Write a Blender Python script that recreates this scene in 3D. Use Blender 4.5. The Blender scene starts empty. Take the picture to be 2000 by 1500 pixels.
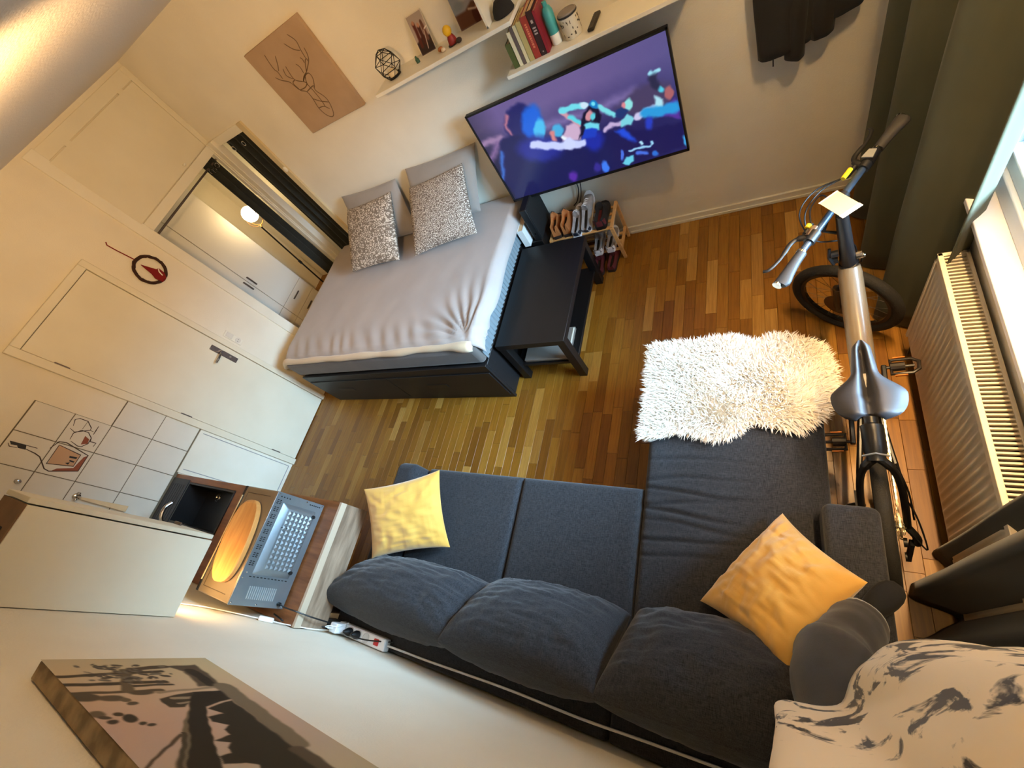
import bpy, math, random
import numpy as np
from mathutils import Vector, Matrix, noise
random.seed(7)
SC = bpy.context.scene
COL = SC.collection
PI = math.pi

# ------------------------------------------------------------------ camera, sky, lights, exposure
CAM_R = np.array([[0.85423988, 0.22108309, -0.47052789],
                  [-0.03103938, -0.88176803, -0.47066091],
                  [-0.51895163, 0.41666221, -0.74637913]])      # rows: right, down, forward
CAM_C = np.array([3.97533, 0.60225, 2.43323])
cd = bpy.data.cameras.new('camera')
cam = bpy.data.objects.new('camera', cd)
COL.objects.link(cam)
m = Matrix.Identity(4)
for i in range(3):
    m[i][0] = CAM_R[0][i]
    m[i][1] = -CAM_R[1][i]
    m[i][2] = -CAM_R[2][i]
    m[i][3] = CAM_C[i]
cam.matrix_world = m
cd.sensor_width = 36.0
cd.lens = 830.074 * 36.0 / 2000.0
cd.clip_start = 0.02
SC.camera = cam
SC.view_settings.view_transform = 'Standard'
SC.view_settings.look = 'None'
SC.view_settings.exposure = 0.46
SC.view_settings.gamma = 1.0
SC.view_settings.use_curve_mapping = False

w = bpy.data.worlds.new('sky')
SC.world = w
w.use_nodes = True
nt = w.node_tree
bg = nt.nodes['Background']
tc = nt.nodes.new('ShaderNodeTexCoord')
sep = nt.nodes.new('ShaderNodeSeparateXYZ')
rp = nt.nodes.new('ShaderNodeValToRGB')
nt.links.new(tc.outputs['Generated'], sep.inputs[0])
nt.links.new(sep.outputs['Z'], rp.inputs[0])
rp.color_ramp.elements[0].position = 0.54
rp.color_ramp.elements[0].color = (0.0035, 0.0062, 0.0098, 1)
rp.color_ramp.elements[1].position = 0.60
rp.color_ramp.elements[1].color = (0.50, 0.76, 1.0, 1)
mr_ = nt.nodes.new('ShaderNodeMapRange')
mr_.inputs['From Min'].default_value = -1.0
nt.links.new(sep.outputs['Z'], mr_.inputs['Value'])
nt.links.new(mr_.outputs[0], rp.inputs[0])
nt.links.new(rp.outputs[0], bg.inputs['Color'])
bg.inputs['Strength'].default_value = 82.0


def lamp(name, kind, loc, power, color, size=0.1, rot=None, **kw):
    d = bpy.data.lights.new(name, kind)
    d.energy = power
    d.color = color
    if kind == 'AREA':
        d.size = size
    else:
        d.shadow_soft_size = size
    for k, v in kw.items():
        setattr(d, k, v)
    o = bpy.data.objects.new(name, d)
    o.location = loc
    if rot:
        o.rotation_euler = rot
    COL.objects.link(o)
    return o


# warm ceiling spotlight turned to the far left corner, outside the picture frame
WARM = (1.0, 0.64, 0.29)
lamp('ceiling_spot_light', 'SPOT', (3.0, 0.9, 2.46), 128, (1.0, 0.58, 0.23), 0.07, Vector((-3.0, 2.1, -0.42)).to_track_quat('-Z', 'Y').to_euler(), spot_size=math.radians(104), spot_blend=1.0)
# unseen warm fill, added to brighten the right of the television wall
lamp('warm_fill_light', 'POINT', (4.42, 2.25, 2.42), 34, WARM, 0.07)
# warm light bar on the curtain rail, shining down along the window wall
lamp('rail_light', 'AREA', (4.50, 1.55, 2.47), 9.5, WARM, 0.05, (0, 0, 0), shape='RECTANGLE', size_y=1.5, spread=math.radians(56))
# globe of the floor lamp in the alcove
# (the globe itself gives the light, see its builder)
# strip light under the kitchen wall cabinet
lamp('cabinet_strip_light', 'AREA', (1.75, 0.30, 1.335), 1.1, (1.0, 0.66, 0.30), 0.06, None, shape='RECTANGLE', size_y=0.06)
# daylight sampling portal in the window opening
po = lamp('window_portal', 'AREA', (4.76, 1.385, 1.6), 1.0, (1, 1, 1), 1.5, (0, PI / 2, 0), shape='RECTANGLE', size_y=2.05)
po.data.cycles.is_portal = True

# ------------------------------------------------------------------ materials


def lin(c):
    return tuple(((x / 255) / 12.92 if x / 255 <= 0.04045 else ((x / 255 + 0.055) / 1.055) ** 2.4) for x in c)


MATS = {}


def mat(name, c, rough=0.6, metal=0.0, c2=None, nscale=6.0, namt=0.5, stretch=(1, 1, 1), bump=0.0, bscale=60.0, bstretch=None,
        spec=0.5, emit=0.0, sheen=0.0, coat=0.0, weave=0.0, attr=None, detail=4.0, ramp=(0.3, 0.7), coords='Object', bump_tex='noise', bdist=0.004):
    if name in MATS:
        return MATS[name]
    mt = bpy.data.materials.new(name)
    mt.use_nodes = True
    n = mt.node_tree.nodes
    l = mt.node_tree.links
    b = n['Principled BSDF']
    b.inputs['Roughness'].default_value = rough
    b.inputs['Metallic'].default_value = metal
    b.inputs['Specular IOR Level'].default_value = spec
    if sheen:
        b.inputs['Sheen Weight'].default_value = sheen
    if coat:
        b.inputs['Coat Weight'].default_value = coat
    col = lin(c) + (1,)
    b.inputs['Base Color'].default_value = col
    src = None
    tcn = n.new('ShaderNodeTexCoord')
    if attr:
        a = n.new('ShaderNodeVertexColor')
        a.layer_name = attr
        src = a.outputs['Color']
        l.new(src, b.inputs['Base Color'])
    elif c2 is not None:
        mp = n.new('ShaderNodeMapping')
        mp.inputs['Scale'].default_value = stretch
        l.new(tcn.outputs[coords], mp.inputs[0])
        nz = n.new('ShaderNodeTexNoise')
        nz.inputs['Scale'].default_value = nscale
        nz.inputs['Detail'].default_value = detail
        l.new(mp.outputs[0], nz.inputs['Vector'])
        r = n.new('ShaderNodeValToRGB')
        r.color_ramp.elements[0].position = ramp[0]
        r.color_ramp.elements[1].position = ramp[1]
        r.color_ramp.elements[0].color = col
        r.color_ramp.elements[1].color = lin(c2) + (1,)
        l.new(nz.outputs['Fac'], r.inputs[0])
        src = r.outputs[0]
        l.new(src, b.inputs['Base Color'])
    if bump:
        mp2 = n.new('ShaderNodeMapping')
        mp2.inputs['Scale'].default_value = bstretch or stretch
        l.new(tcn.outputs[coords], mp2.inputs[0])
        nb = n.new('ShaderNodeTexNoise')
        nb.inputs['Scale'].default_value = bscale
        nb.inputs['Detail'].default_value = 3
        l.new(mp2.outputs[0], nb.inputs['Vector'])
        bp = n.new('ShaderNodeBump')
        bp.inputs['Strength'].default_value = bump
        bp.inputs['Distance'].default_value = bdist
        l.new(nb.outputs['Fac'], bp.inputs['Height'])
        l.new(bp.outputs[0], b.inputs['Normal'])
    if emit:
        b.inputs['Emission Strength'].default_value = emit
        if src is not None:
            l.new(src, b.inputs['Emission Color'])
            blk = n.new('ShaderNodeRGB')
            blk.outputs[0].default_value = (0.01, 0.01, 0.012, 1)
            l.new(blk.outputs[0], b.inputs['Base Color'])
        else:
            b.inputs['Emission Color'].default_value = col
    MATS[name] = mt
    return mt


def woven(name, c, c2, scale=420.0, rough=0.9, sheen=0.15, blot=0.35):
    """melange fabric: crossed thread streaks in two tones"""
    if name in MATS:
        return MATS[name]
    mt = bpy.data.materials.new(name)
    mt.use_nodes = True
    n = mt.node_tree.nodes
    l = mt.node_tree.links
    b = n['Principled BSDF']
    b.inputs['Roughness'].default_value = rough
    b.inputs['Sheen Weight'].default_value = sheen
    b.inputs['Specular IOR Level'].default_value = 0.2
    tcn = n.new('ShaderNodeTexCoord')
    outs = []
    for st in ((1, 0.06, 0.3), (0.06, 1, 0.3)):
        mp = n.new('ShaderNodeMapping')
        mp.inputs['Scale'].default_value = st
        l.new(tcn.outputs['Object'], mp.inputs[0])
        nz = n.new('ShaderNodeTexNoise')
        nz.inputs['Scale'].default_value = scale
        nz.inputs['Detail'].default_value = 2
        l.new(mp.outputs[0], nz.inputs['Vector'])
        outs.append(nz.outputs['Fac'])
    ad = n.new('ShaderNodeMath')
    ad.operation = 'ADD'
    l.new(outs[0], ad.inputs[0])
    l.new(outs[1], ad.inputs[1])
    r = n.new('ShaderNodeMapRange')
    r.inputs['From Min'].default_value = 0.75
    r.inputs['From Max'].default_value = 1.25
    l.new(ad.outputs[0], r.inputs['Value'])
    mx = n.new('ShaderNodeMix')
    mx.data_type = 'RGBA'
    mx.inputs[6].default_value = lin(c) + (1,)
    mx.inputs[7].default_value = lin(c2) + (1,)
    l.new(r.outputs[0], mx.inputs[0])
    l.new(mx.outputs[2], b.inputs['Base Color'])
    bp = n.new('ShaderNodeBump')
    bp.inputs['Strength'].default_value = 0.25
    bp.inputs['Distance'].default_value = 0.002
    l.new(ad.outputs[0], bp.inputs['Height'])
    l.new(bp.outputs[0], b.inputs['Normal'])
    MATS[name] = mt
    return mt


# ------------------------------------------------------------------ geometry
class G:
    def __init__(s):
        s.v = []
        s.f = []

    def add(s, vs, fs):
        o = len(s.v)
        s.v += [tuple(map(float, p)) for p in vs]
        s.f += [tuple(i + o for i in f) for f in fs]
        return s

    def box(s, a, b):
        x0, y0, z0 = a
        x1, y1, z1 = b
        return s.add([(x0, y0, z0), (x1, y0, z0), (x1, y1, z0), (x0, y1, z0), (x0, y0, z1), (x1, y0, z1), (x1, y1, z1), (x0, y1, z1)],
                     [(0, 3, 2, 1), (4, 5, 6, 7), (0, 1, 5, 4), (1, 2, 6, 5), (2, 3, 7, 6), (3, 0, 4, 7)])

    def obox(s, c, size, M):
        """box centred at c, axes from a 3x3 Matrix"""
        g = G().box([-q / 2 for q in size], [q / 2 for q in size])
        c = Vector(c)
        return s.add([c + M @ Vector(p) for p in g.v], g.f)

    def beam(s, p, q, wx, wz, up=(0, 0, 1)):
        p = Vector(p)
        q = Vector(q)
        d = (q - p)
        L = d.length
        d.normalize()
        u = Vector(up)
        x = d.cross(u)
        if x.length < 1e-4:
            x = Vector((1, 0, 0))
        x.normalize()
        z = x.cross(d)
        M = Matrix((x, d, z)).transposed()
        return s.obox((p + q) / 2, (wx, L, wz), M)

    def tube(s, pts, r, n=10, closed=False, caps=True, flat=1.0, upv=None):
        P = [Vector(p) for p in pts]
        k = len(P)
        R = r if isinstance(r, (list, tuple)) else [r] * k
        T = []
        for i in range(k):
            a = P[(i - 1) % k] if (closed or i) else P[0]
            b = P[(i + 1) % k] if (closed or i < k - 1) else P[-1]
            t = b - a
            T.append(t.normalized() if t.length > 1e-9 else Vector((0, 0, 1)))
        u = Vector(upv) if upv else Vector((0, 0, 1))
        if abs(T[0].dot(u)) > 0.95:
            u = Vector((1, 0, 0)) if abs(T[0].x) < .9 else Vector((0, 1, 0))
        u = (u - T[0] * u.dot(T[0])).normalized()
        vs = []
        for i in range(k):
            u = (u - T[i] * u.dot(T[i])).normalized()
            w_ = T[i].cross(u)
            for j in range(n):
                a = 2 * PI * j / n
                vs.append(P[i] + w_ * (R[i] * math.cos(a)) + u * (R[i] * flat * math.sin(a)))
        fs = []
        for i in range(k if closed else k - 1):
            for j in range(n):
                i2 = (i + 1) % k
                j2 = (j + 1) % n
                fs.append((i * n + j, i * n + j2, i2 * n + j2, i2 * n + j))
        if caps and not closed:
            fs.append(tuple(range(n))[::-1])
            fs.append(tuple((k - 1) * n + j for j in range(n)))
        return s.add(vs, fs)

    def cyl(s, p, q, r, n=14, r2=None):
        return s.tube([p, q], [r, r if r2 is None else r2], n)

    def lathe(s, prof, c=(0, 0, 0), n=20, axis='z', M=None):
        vs = []
        k = len(prof)
        c = Vector(c)
        for r, z in prof:
            for j in range(n):
                a = 2 * PI * j / n
                p = Vector((r * math.cos(a), r * math.sin(a), z))
                if axis == 'x':
                    p = Vector((p.z, p.x, p.y))
                elif axis == 'y':
                    p = Vector((p.y, p.z, p.x))
                if M is not None:
                    p = M @ p
                vs.append(c + p)
        fs = []
        for i in range(k - 1):
            for j in range(n):
                j2 = (j + 1) % n
                fs.append((i * n + j, i * n + j2, (i + 1) * n + j2, (i + 1) * n + j))
        fs.append(tuple(range(n))[::-1])
        fs.append(tuple((k - 1) * n + j for j in range(n)))
        return s.add(vs, fs)

    def ball(s, c, r, nu=16, nv=10, M=None):
        rx, ry, rz = (r, r, r) if not isinstance(r, (tuple, list)) else r
        prof = []
        vs = []
        c = Vector(c)
        for i in range(nv + 1):
            t = PI * i / nv
            for j in range(nu):
                a = 2 * PI * j / nu
                p = Vector((rx * math.sin(t) * math.cos(a), ry * math.sin(t) * math.sin(a), -rz * math.cos(t)))
                if M is not None:
                    p = M @ p
                vs.append(c + p)
        fs = []
        for i in range(nv):
            for j in range(nu):
                j2 = (j + 1) % nu
                if i == 0:
                    fs.append((j, nu + j2, nu + j))
                elif i == nv - 1:
                    fs.append((i * nu + j, i * nu + j2, (i + 1) * nu + j))
                else:
                    fs.append((i * nu + j, i * nu + j2, (i + 1) * nu + j2, (i + 1) * nu + j))
        return s.add(vs, fs)

    def grid(s, P, flip=False, wrapu=False):
        """P[i][j] points"""
        nu = len(P)
        nv = len(P[0])
        vs = [p for row in P for p in row]
        fs = []
        for i in range(nu if wrapu else nu - 1):
            for j in range(nv - 1):
                i2 = (i + 1) % nu
                q = (i * nv + j, i2 * nv + j, i2 * nv + j + 1, i * nv + j + 1)
                fs.append(q[::-1] if flip else q)
        return s.add(vs, fs)

    def loft(s, rings, caps=True):
        n = len(rings[0])
        k = len(rings)
        vs = [p for r in rings for p in r]
        fs = []
        for i in range(k - 1):
            for j in range(n):
                j2 = (j + 1) % n
                fs.append((i * n + j, i * n + j2, (i + 1) * n + j2, (i + 1) * n + j))
        if caps:
            fs.append(tuple(range(n))[::-1])
            fs.append(tuple((k - 1) * n + j for j in range(n)))
        return s.add(vs, fs)

    def prism(s, pts, a, b, fn):
        """2-D outline extruded between a and b; fn(u, v, w) -> point"""
        n = len(pts)
        vs = [fn(p[0], p[1], a) for p in pts] + [fn(p[0], p[1], b) for p in pts]
        fs = [tuple(range(n))[::-1], tuple(range(n, 2 * n))]
        for j in range(n):
            j2 = (j + 1) % n
            fs.append((j, j2, n + j2, n + j))
        return s.add(vs, fs)

    def pillow(s, c4, t, nu=26, pinch=0.05, seed=0, wr=0.006, wf=9.0, power=0.42, flat=0.0, sag=0.0, folds=0.0):
        """cushion from four corner points (in order round the edge)"""
        A, B, Cc, D = [Vector(p) for p in c4]
        nrm = ((B - A).cross(D - A) + (Cc - B).cross(A - B)).normalized()
        if nrm.z < 0:
            nrm = -nrm
        off = Vector((seed * 3.1, seed * 1.7, seed * 5.3))

        def P(u, v, sg):
            uu = u * (1 - pinch * (1 - v * v)) if True else u
            vv = v * (1 - pinch * (1 - u * u))
            a = (uu + 1) / 2
            b = (vv + 1) / 2
            p = A * (1 - a) * (1 - b) + B * a * (1 - b) + Cc * a * b + D * (1 - a) * b
            h = max(0.0, (1 - u * u) * (1 - v * v)) ** power
            q = Vector((u * 1.3, v * 1.3, 0)) + off
            wv = noise.noise(q * wf * 0.35) * 0.6 + noise.noise(Vector((q.x * wf * 0.3 + 3, q.y * wf, 1))) * 0.5
            e = max(abs(u), abs(v))
            rad = math.atan2(v, u)
            cr = (abs(u * v)) ** 2.0
            crease = math.sin(rad * 22 + 4 * noise.noise(q)) * cr * 1.3
            k = wr * min(1, h * 1.5) ** 2
            if folds:
                fd = noise.noise(Vector((u * 7 + seed, v * 0.9, 4))) + 0.7 * noise.noise(Vector((u * 16 + seed, v * 1.3, 8)))
                crease += folds * fd * (0.25 + 0.75 * abs(v) ** 1.5) + folds * 0.6 * noise.noise(Vector((u * 1.4, v * 8 + seed, 2))) * abs(u) ** 2
            return p + nrm * (sg * t / 2 * h + sg * k * (wv + crease) - sag * (1 - u * u))
        us = [math.sin(PI / 2 * (-1 + 2 * i / nu)) * 0.5 + (-1 + 2 * i / nu) * 0.5 for i in range(nu + 1)]
        top = [[P(u, v, 1) for v in us] for u in us]
        bot = [[P(u, v, -1) for v in us] for u in us]
        o = len(s.v)
        s.grid(top)
        s.grid(bot, flip=True)
        return s


MW = {}


def norm_mesh(name, g, M):
    me = bpy.data.meshes.new(name)
    vs = g.v
    if M is not None:
        Mi = M.inverted()
        vs = [tuple(Mi @ Vector(p)) for p in vs]
    me.from_pydata(vs, [], g.f)
    me.validate()
    me.update()
    return me


def props(o, label=None, cat=None, group=None, kind=None):
    if label:
        o['label'] = label
    if cat:
        o['category'] = cat
    if group:
        o['group'] = group
    if kind:
        o['kind'] = kind
    return o


def thing(name, label, cat, loc=(0, 0, 0), group=None, M=None):
    o = bpy.data.objects.new(name, None)
    COL.objects.link(o)
    o.empty_display_size = 0.05
    M = M if M is not None else Matrix.Translation(Vector(loc))
    o.matrix_world = M
    MW[o.name] = M
    return props(o, label, cat, group)


def part(name, g, mt, parent=None, bev=0.0, seg=2, ang=35, sub=0, label=None, cat=None, group=None, kind=None, local=False, solid=0.0, recalc=False, flatshade=False):
    """one mesh object; world-space geometry is moved into the parent's frame"""
    if parent is None and kind != 'structure' and not local:
        a = np.array(g.v)
        lo = a.min(0)
        hi = a.max(0)
        M = Matrix.Translation(Vector(((lo[0] + hi[0]) / 2, (lo[1] + hi[1]) / 2, lo[2])))
    elif parent is None:
        M = Matrix.Identity(4)
    else:
        M = MW[parent.name]
    me = norm_mesh(name, g, None if local else M)
    if recalc:
        import bmesh
        bm = bmesh.new()
        bm.from_mesh(me)
        bmesh.ops.remove_doubles(bm, verts=bm.verts, dist=1e-5)
        bmesh.ops.recalc_face_normals(bm, faces=bm.faces)
        bm.to_mesh(me)
        bm.free()
    if mt is not None:
        me.materials.append(mt)
    if not flatshade:
        me.shade_smooth()
        me.set_sharp_from_angle(angle=math.radians(ang))
    o = bpy.data.objects.new(name, me)
    COL.objects.link(o)
    if parent is not None:
        o.parent = parent
        MW[o.name] = M
    else:
        o.matrix_world = M
        MW[o.name] = M
    if bev:
        md = o.modifiers.new('bevel', 'BEVEL')
        md.width = bev
        md.segments = seg
        md.limit_method = 'ANGLE'
        md.angle_limit = math.radians(40)
    if sub:
        md = o.modifiers.new('sub', 'SUBSURF')
        md.levels = sub
        md.render_levels = sub
    if solid:
        md = o.modifiers.new('solid', 'SOLIDIFY')
        md.thickness = solid
        md.offset = 0
    return props(o, label, cat, group, kind)


def smoothpath(pts, n=6):
    """Catmull-Rom through points"""
    P = [Vector(p) for p in pts]
    out = []
    for i in range(len(P) - 1):
        p0 = P[max(i - 1, 0)]
        p1 = P[i]
        p2 = P[i + 1]
        p3 = P[min(i + 2, len(P) - 1)]
        for k in range(n):
            t = k / n
            out.append(0.5 * ((2 * p1) + (p2 - p0) * t + (2 * p0 - 5 * p1 + 4 * p2 - p3) * t * t + (3 * p1 - p0 - 3 * p2 + p3) * t ** 3))
    out.append(P[-1])
    return out


def paint_grid(name, nx, ny, wid, hei, ops, base, fn, mt, parent, flip=False, warp=0.0):
    """flat print: a fine grid whose colour attribute is filled from shapes given in millimetres"""
    xs = np.linspace(0, wid * 1000, nx + 1)
    ys = np.linspace(0, hei * 1000, ny + 1)
    X, Y = np.meshgrid(xs, ys, indexing='ij')
    X0, Y0_ = X, Y
    if warp:
        X = X0 + warp * (np.sin(Y0_ / 23 + X0 / 41) + 0.6 * np.sin(Y0_ / 9.1 - X0 / 13 + 1) + .15 * np.sin(Y0_ / 4.7 + X0 / 6.1))
        Y = Y0_ + warp * (np.sin(X0 / 19 - Y0_ / 37 + 2) + 0.6 * np.sin(X0 / 8.3 + Y0_ / 12) + .15 * np.sin(X0 / 4.3 - Y0_ / 5.9))
    img = np.empty(X.shape + (3,))
    img[:] = base(X / (wid * 1000), Y / (hei * 1000))

    def seg(px, py, a, b):
        ax, ay = a
        bx, by = b
        dx, dy = bx - ax, by - ay
        t = np.clip(((px - ax) * dx + (py - ay) * dy) / (dx * dx + dy * dy + 1e-9), 0, 1)
        return np.hypot(px - ax - t * dx, py - ay - t * dy)
    for k, pts, wd, colr, soft in ops:
        if k == 'ell':
            c, p, q = [np.array(t, float) for t in pts]
            e1 = p - c
            e2 = q - c
            det = e1[0] * e2[1] - e1[1] * e2[0]
            dx = X - c[0]
            dy = Y - c[1]
            a = (dx * e2[1] - dy * e2[0]) / det
            b = (e1[0] * dy - e1[1] * dx) / det
            d = (np.hypot(a, b) - 1) * 0.5 * (np.hypot(*e1) + np.hypot(*e2))
        elif k == 'line':
            d = np.min([seg(X, Y, pts[i], pts[i + 1]) for i in range(len(pts) - 1)], axis=0) - wd / 2
        else:
            d = np.min([seg(X, Y, pts[i], pts[(i + 1) % len(pts)]) for i in range(len(pts))], axis=0)
            ins = np.zeros(X.shape, bool)
            for i in range(len(pts)):
                x1, y1 = pts[i]
                x2, y2 = pts[(i + 1) % len(pts)]
                if y1 == y2:
                    continue
                ins ^= ((Y < max(y1, y2)) & (Y >= min(y1, y2)) & (X < x1 + (Y - y1) * (x2 - x1) / (y2 - y1)))
            d = np.where(ins, -d, d)
        cov = np.clip(0.5 - d / (2 * soft), 0, 1)
        cov = cov * cov * (3 - 2 * cov)
        img = img * (1 - cov[..., None]) + np.array(colr, float) * cov[..., None]
    g = G()
    g.grid([[fn(x / 1000, y / 1000) for y in ys] for x in xs], flip=flip)
    o = part(name, g, mt, parent)
    me = o.data
    at = me.color_attributes.new('paint', 'FLOAT_COLOR', 'POINT')
    c = np.clip(img / 255, 0, 1).reshape(-1, 3)
    c = np.where(c <= 0.04045, c / 12.92, ((c + 0.055) / 1.055) ** 2.4)
    buf = np.ones((len(c), 4))
    buf[:, :3] = c
    at.data.foreach_set('color', buf.ravel())
    return o


def ribbon(g, pts, wd, fn):
    """flat stroke of width wd (same units as pts) along a 2-D polyline"""
    n = len(pts)
    L = []
    for i in range(n):
        a = pts[max(i - 1, 0)]
        b = pts[min(i + 1, n - 1)]
        dx, dy = b[0] - a[0], b[1] - a[1]
        k = math.hypot(dx, dy) or 1
        L.append((-dy / k, dx / k))
    vs = []
    for i in range(n):
        q = wd / 2 * (0.55 if i in (0, n - 1) else 1)
        vs.append(fn(pts[i][0] + L[i][0] * q, pts[i][1] + L[i][1] * q))
        vs.append(fn(pts[i][0] - L[i][0] * q, pts[i][1] - L[i][1] * q))
    g.add(vs, [(2 * i, 2 * i + 1, 2 * i + 3, 2 * i + 2) for i in range(n - 1)])


def proj(p):
    v = CAM_R @ (np.array(p) - CAM_C)
    return 830.074 * v[0] / v[2] + 1000, 830.074 * v[1] / v[2] + 750, v[2]

# ------------------------------------------------------------------ the room
Y0, Y1, XR, H = 0.185, 3.32, 4.64, 2.58
WALL = mat('wall_paint', (232, 227, 210), 0.9, c2=(225, 219, 201), nscale=3, bump=0.25, bscale=140, spec=0.2)
CEIL = mat('ceiling_paint', (236, 230, 222), 0.95, bump=0.5, bscale=90, spec=0.1)
TRIM = mat('white_lacquer', (232, 229, 214), 0.38, c2=(226, 222, 205), nscale=5)
GAP = mat('dark_gap', (46, 38, 28), 0.9)
CREAM = mat('cream_lacquer', (226, 221, 200), 0.42, c2=(220, 214, 192), nscale=4)
CHROME = mat('chrome', (200, 198, 195), 0.14, 1.0)
STEEL = mat('brushed_steel', (120, 110, 105), 0.38, 1.0)
BLACK = mat('black_plastic', (16, 16, 17), 0.45)


def structure(name, g, mt, bev=0.0, **kw):
    return part(name, g, mt, None, bev=bev, kind='structure', **kw)


floor = structure('floor', G().box((-1.3, 0.08, -0.06), (4.74, 3.85, -0.008)), GAP)
structure('ceiling', G().box((-1.3, 0.08, H), (4.75, 3.9, H + 0.1)), CEIL)
# back wall (television wall) with the narrow curtained opening beside the corner post
g = G()
g.box((0.50, Y1, 0), (4.75, Y1 + 0.12, H))
g.box((-0.0, Y1, 1.92), (0.50, Y1 + 0.12, H))
structure('wall_back', g, WALL)
# left wall: solid behind the door and the kitchen tiles, opening into the alcove
g = G()
g.box((-0.10, 0.085, 0), (0, 2.285, H))
g.box((-0.10, 2.285, 1.86), (0, Y1 + 0.12, H))
g.box((-0.10, Y1, 1.86), (0, 3.85, H))
wall_left = structure('wall_left', g, WALL)
structure('wall_front', G().box((-0.1, 0.085, 0), (4.75, Y0, H)), WALL)
g = G()
WY0, WY1, WZ0, WZ1 = 0.36, 2.40, 0.84, 2.34
g.box((XR, 0.085, 0), (XR + 0.12, Y1 + 0.12, WZ0))
g.box((XR, 0.085, WZ1), (XR + 0.12, Y1 + 0.12, H))
g.box((XR, 0.085, WZ0), (XR + 0.12, WY0, WZ1))
g.box((XR, WY1, WZ0), (XR + 0.12, Y1 + 0.12, WZ1))
structure('wall_right', g, WALL)
g = G()
g.box((-1.30, 2.1, 0), (-1.24, 3.9, H))
g.box((-1.24, 2.1, 0), (-0.1, 2.16, H))
g.box((-1.24, 3.78, 0), (0.60, 3.86, H))
g.box((0.50, Y1 + 0.12, 0), (0.60, 3.78, H))
g.box((-0.1, 3.44, 1.98), (0.50, 3.78, 2.04))
g.box((-1.24, 2.16, 2.02), (-0.1, 3.78, 2.08))
structure('wall_alcove', g, WALL)
# baseboards
g = G()
g.box((3.06, Y1 - 0.016, 0), (XR, Y1, 0.062))
g.box((3.06, Y1 - 0.022, 0.0), (XR, Y1, 0.022))
g.box((0.50, Y1 - 0.016, 0), (3.06, Y1, 0.062))
structure('baseboard_back', g, TRIM, 0.003)
structure('baseboard_right', G().box((XR - 0.016, 0.20, 0), (XR, Y1 - 0.02, 0.062)), TRIM, 0.003)

# ---- parquet: strips laid along y
PW = bpy.data.materials.new('oak_parquet')
PW.use_nodes = True
n = PW.node_tree.nodes
l = PW.node_tree.links
b = n['Principled BSDF']
oi = n.new('ShaderNodeObjectInfo')
at = n.new('ShaderNodeAttribute')
at.attribute_name = 'rnd'
sm = n.new('ShaderNodeMath')
sm.operation = 'ADD'
l.new(oi.outputs['Random'], sm.inputs[0])
l.new(at.outputs['Fac'], sm.inputs[1])
fr = n.new('ShaderNodeMath')
fr.operation = 'FRACT'
l.new(sm.outputs[0], fr.inputs[0])
cr = n.new('ShaderNodeValToRGB')
els = [(0.0, (116, 74, 20)), (0.2, (134, 90, 26)), (0.5, (143, 97, 29)), (0.80, (153, 108, 37)), (0.94, (182, 140, 70)), (1.0, (128, 84, 25))]
while len(cr.color_ramp.elements) < len(els):
    cr.color_ramp.elements.new(0.5)
for e, (p_, c_) in zip(cr.color_ramp.elements, els):
    e.position = p_
    e.color = lin(c_) + (1,)
l.new(fr.outputs[0], cr.inputs[0])
ge = n.new('ShaderNodeNewGeometry')
mp = n.new('ShaderNodeMapping')
mp.inputs['Scale'].default_value = (60, 3.2, 8)
l.new(ge.outputs['Position'], mp.inputs[0])
cx = n.new('ShaderNodeCombineXYZ')
ml = n.new('ShaderNodeMath')
ml.operation = 'MULTIPLY'
ml.inputs[1].default_value = 37.0
l.new(fr.outputs[0], ml.inputs[0])
l.new(ml.outputs[0], cx.inputs[1])
l.new(cx.outputs[0], mp.inputs['Location'])
nz = n.new('ShaderNodeTexNoise')
nz.inputs['Scale'].default_value = 1.6
nz.inputs['Detail'].default_value = 6
nz.inputs['Distortion'].default_value = 0.6
l.new(mp.outputs[0], nz.inputs['Vector'])
mx = n.new('ShaderNodeMix')
mx.data_type = 'RGBA'
mx.blend_type = 'MULTIPLY'
rg = n.new('ShaderNodeValToRGB')
rg.color_ramp.elements[0].position = 0.30
rg.color_ramp.elements[0].color = (0.66, 0.60, 0.52, 1)
rg.color_ramp.elements[1].position = 0.62
rg.color_ramp.elements[1].color = (1, 1, 1, 1)
l.new(nz.outputs['Fac'], rg.inputs[0])
mx.inputs[0].default_value = 0.85
l.new(cr.outputs[0], mx.inputs[6])
l.new(rg.outputs[0], mx.inputs[7])
l.new(mx.outputs[2], b.inputs['Base Color'])
b.inputs['Roughness'].default_value = 0.34
b.inputs['Specular IOR Level'].default_value = 0.45

LENS = [0.24, 0.31, 0.38, 0.45, 0.52]
PWID = 0.066


def plank_mesh(L):
    g_ = G()
    a, c = PWID / 2 - 0.0005, L / 2 - 0.0005
    t = 0.0009
    g_.add([(-a, -c, -0.008), (a, -c, -0.008), (a, c, -0.008), (-a, c, -0.008),
            (-a, -c, -t), (a, -c, -t), (a, c, -t), (-a, c, -t),
            (-a + t, -c + t, 0), (a - t, -c + t, 0), (a - t, c - t, 0), (-a + t, c - t, 0)],
           [(0, 1, 5, 4), (1, 2, 6, 5), (2, 3, 7, 6), (3, 0, 4, 7), (4, 5, 9, 8), (5, 6, 10, 9), (6, 7, 11, 10), (7, 4, 8, 11), (8, 9, 10, 11)])
    return g_


PM = []
for L in LENS:
    me = norm_mesh('plank', plank_mesh(L), None)
    me.materials.append(PW)
    PM.append(me)
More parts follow.
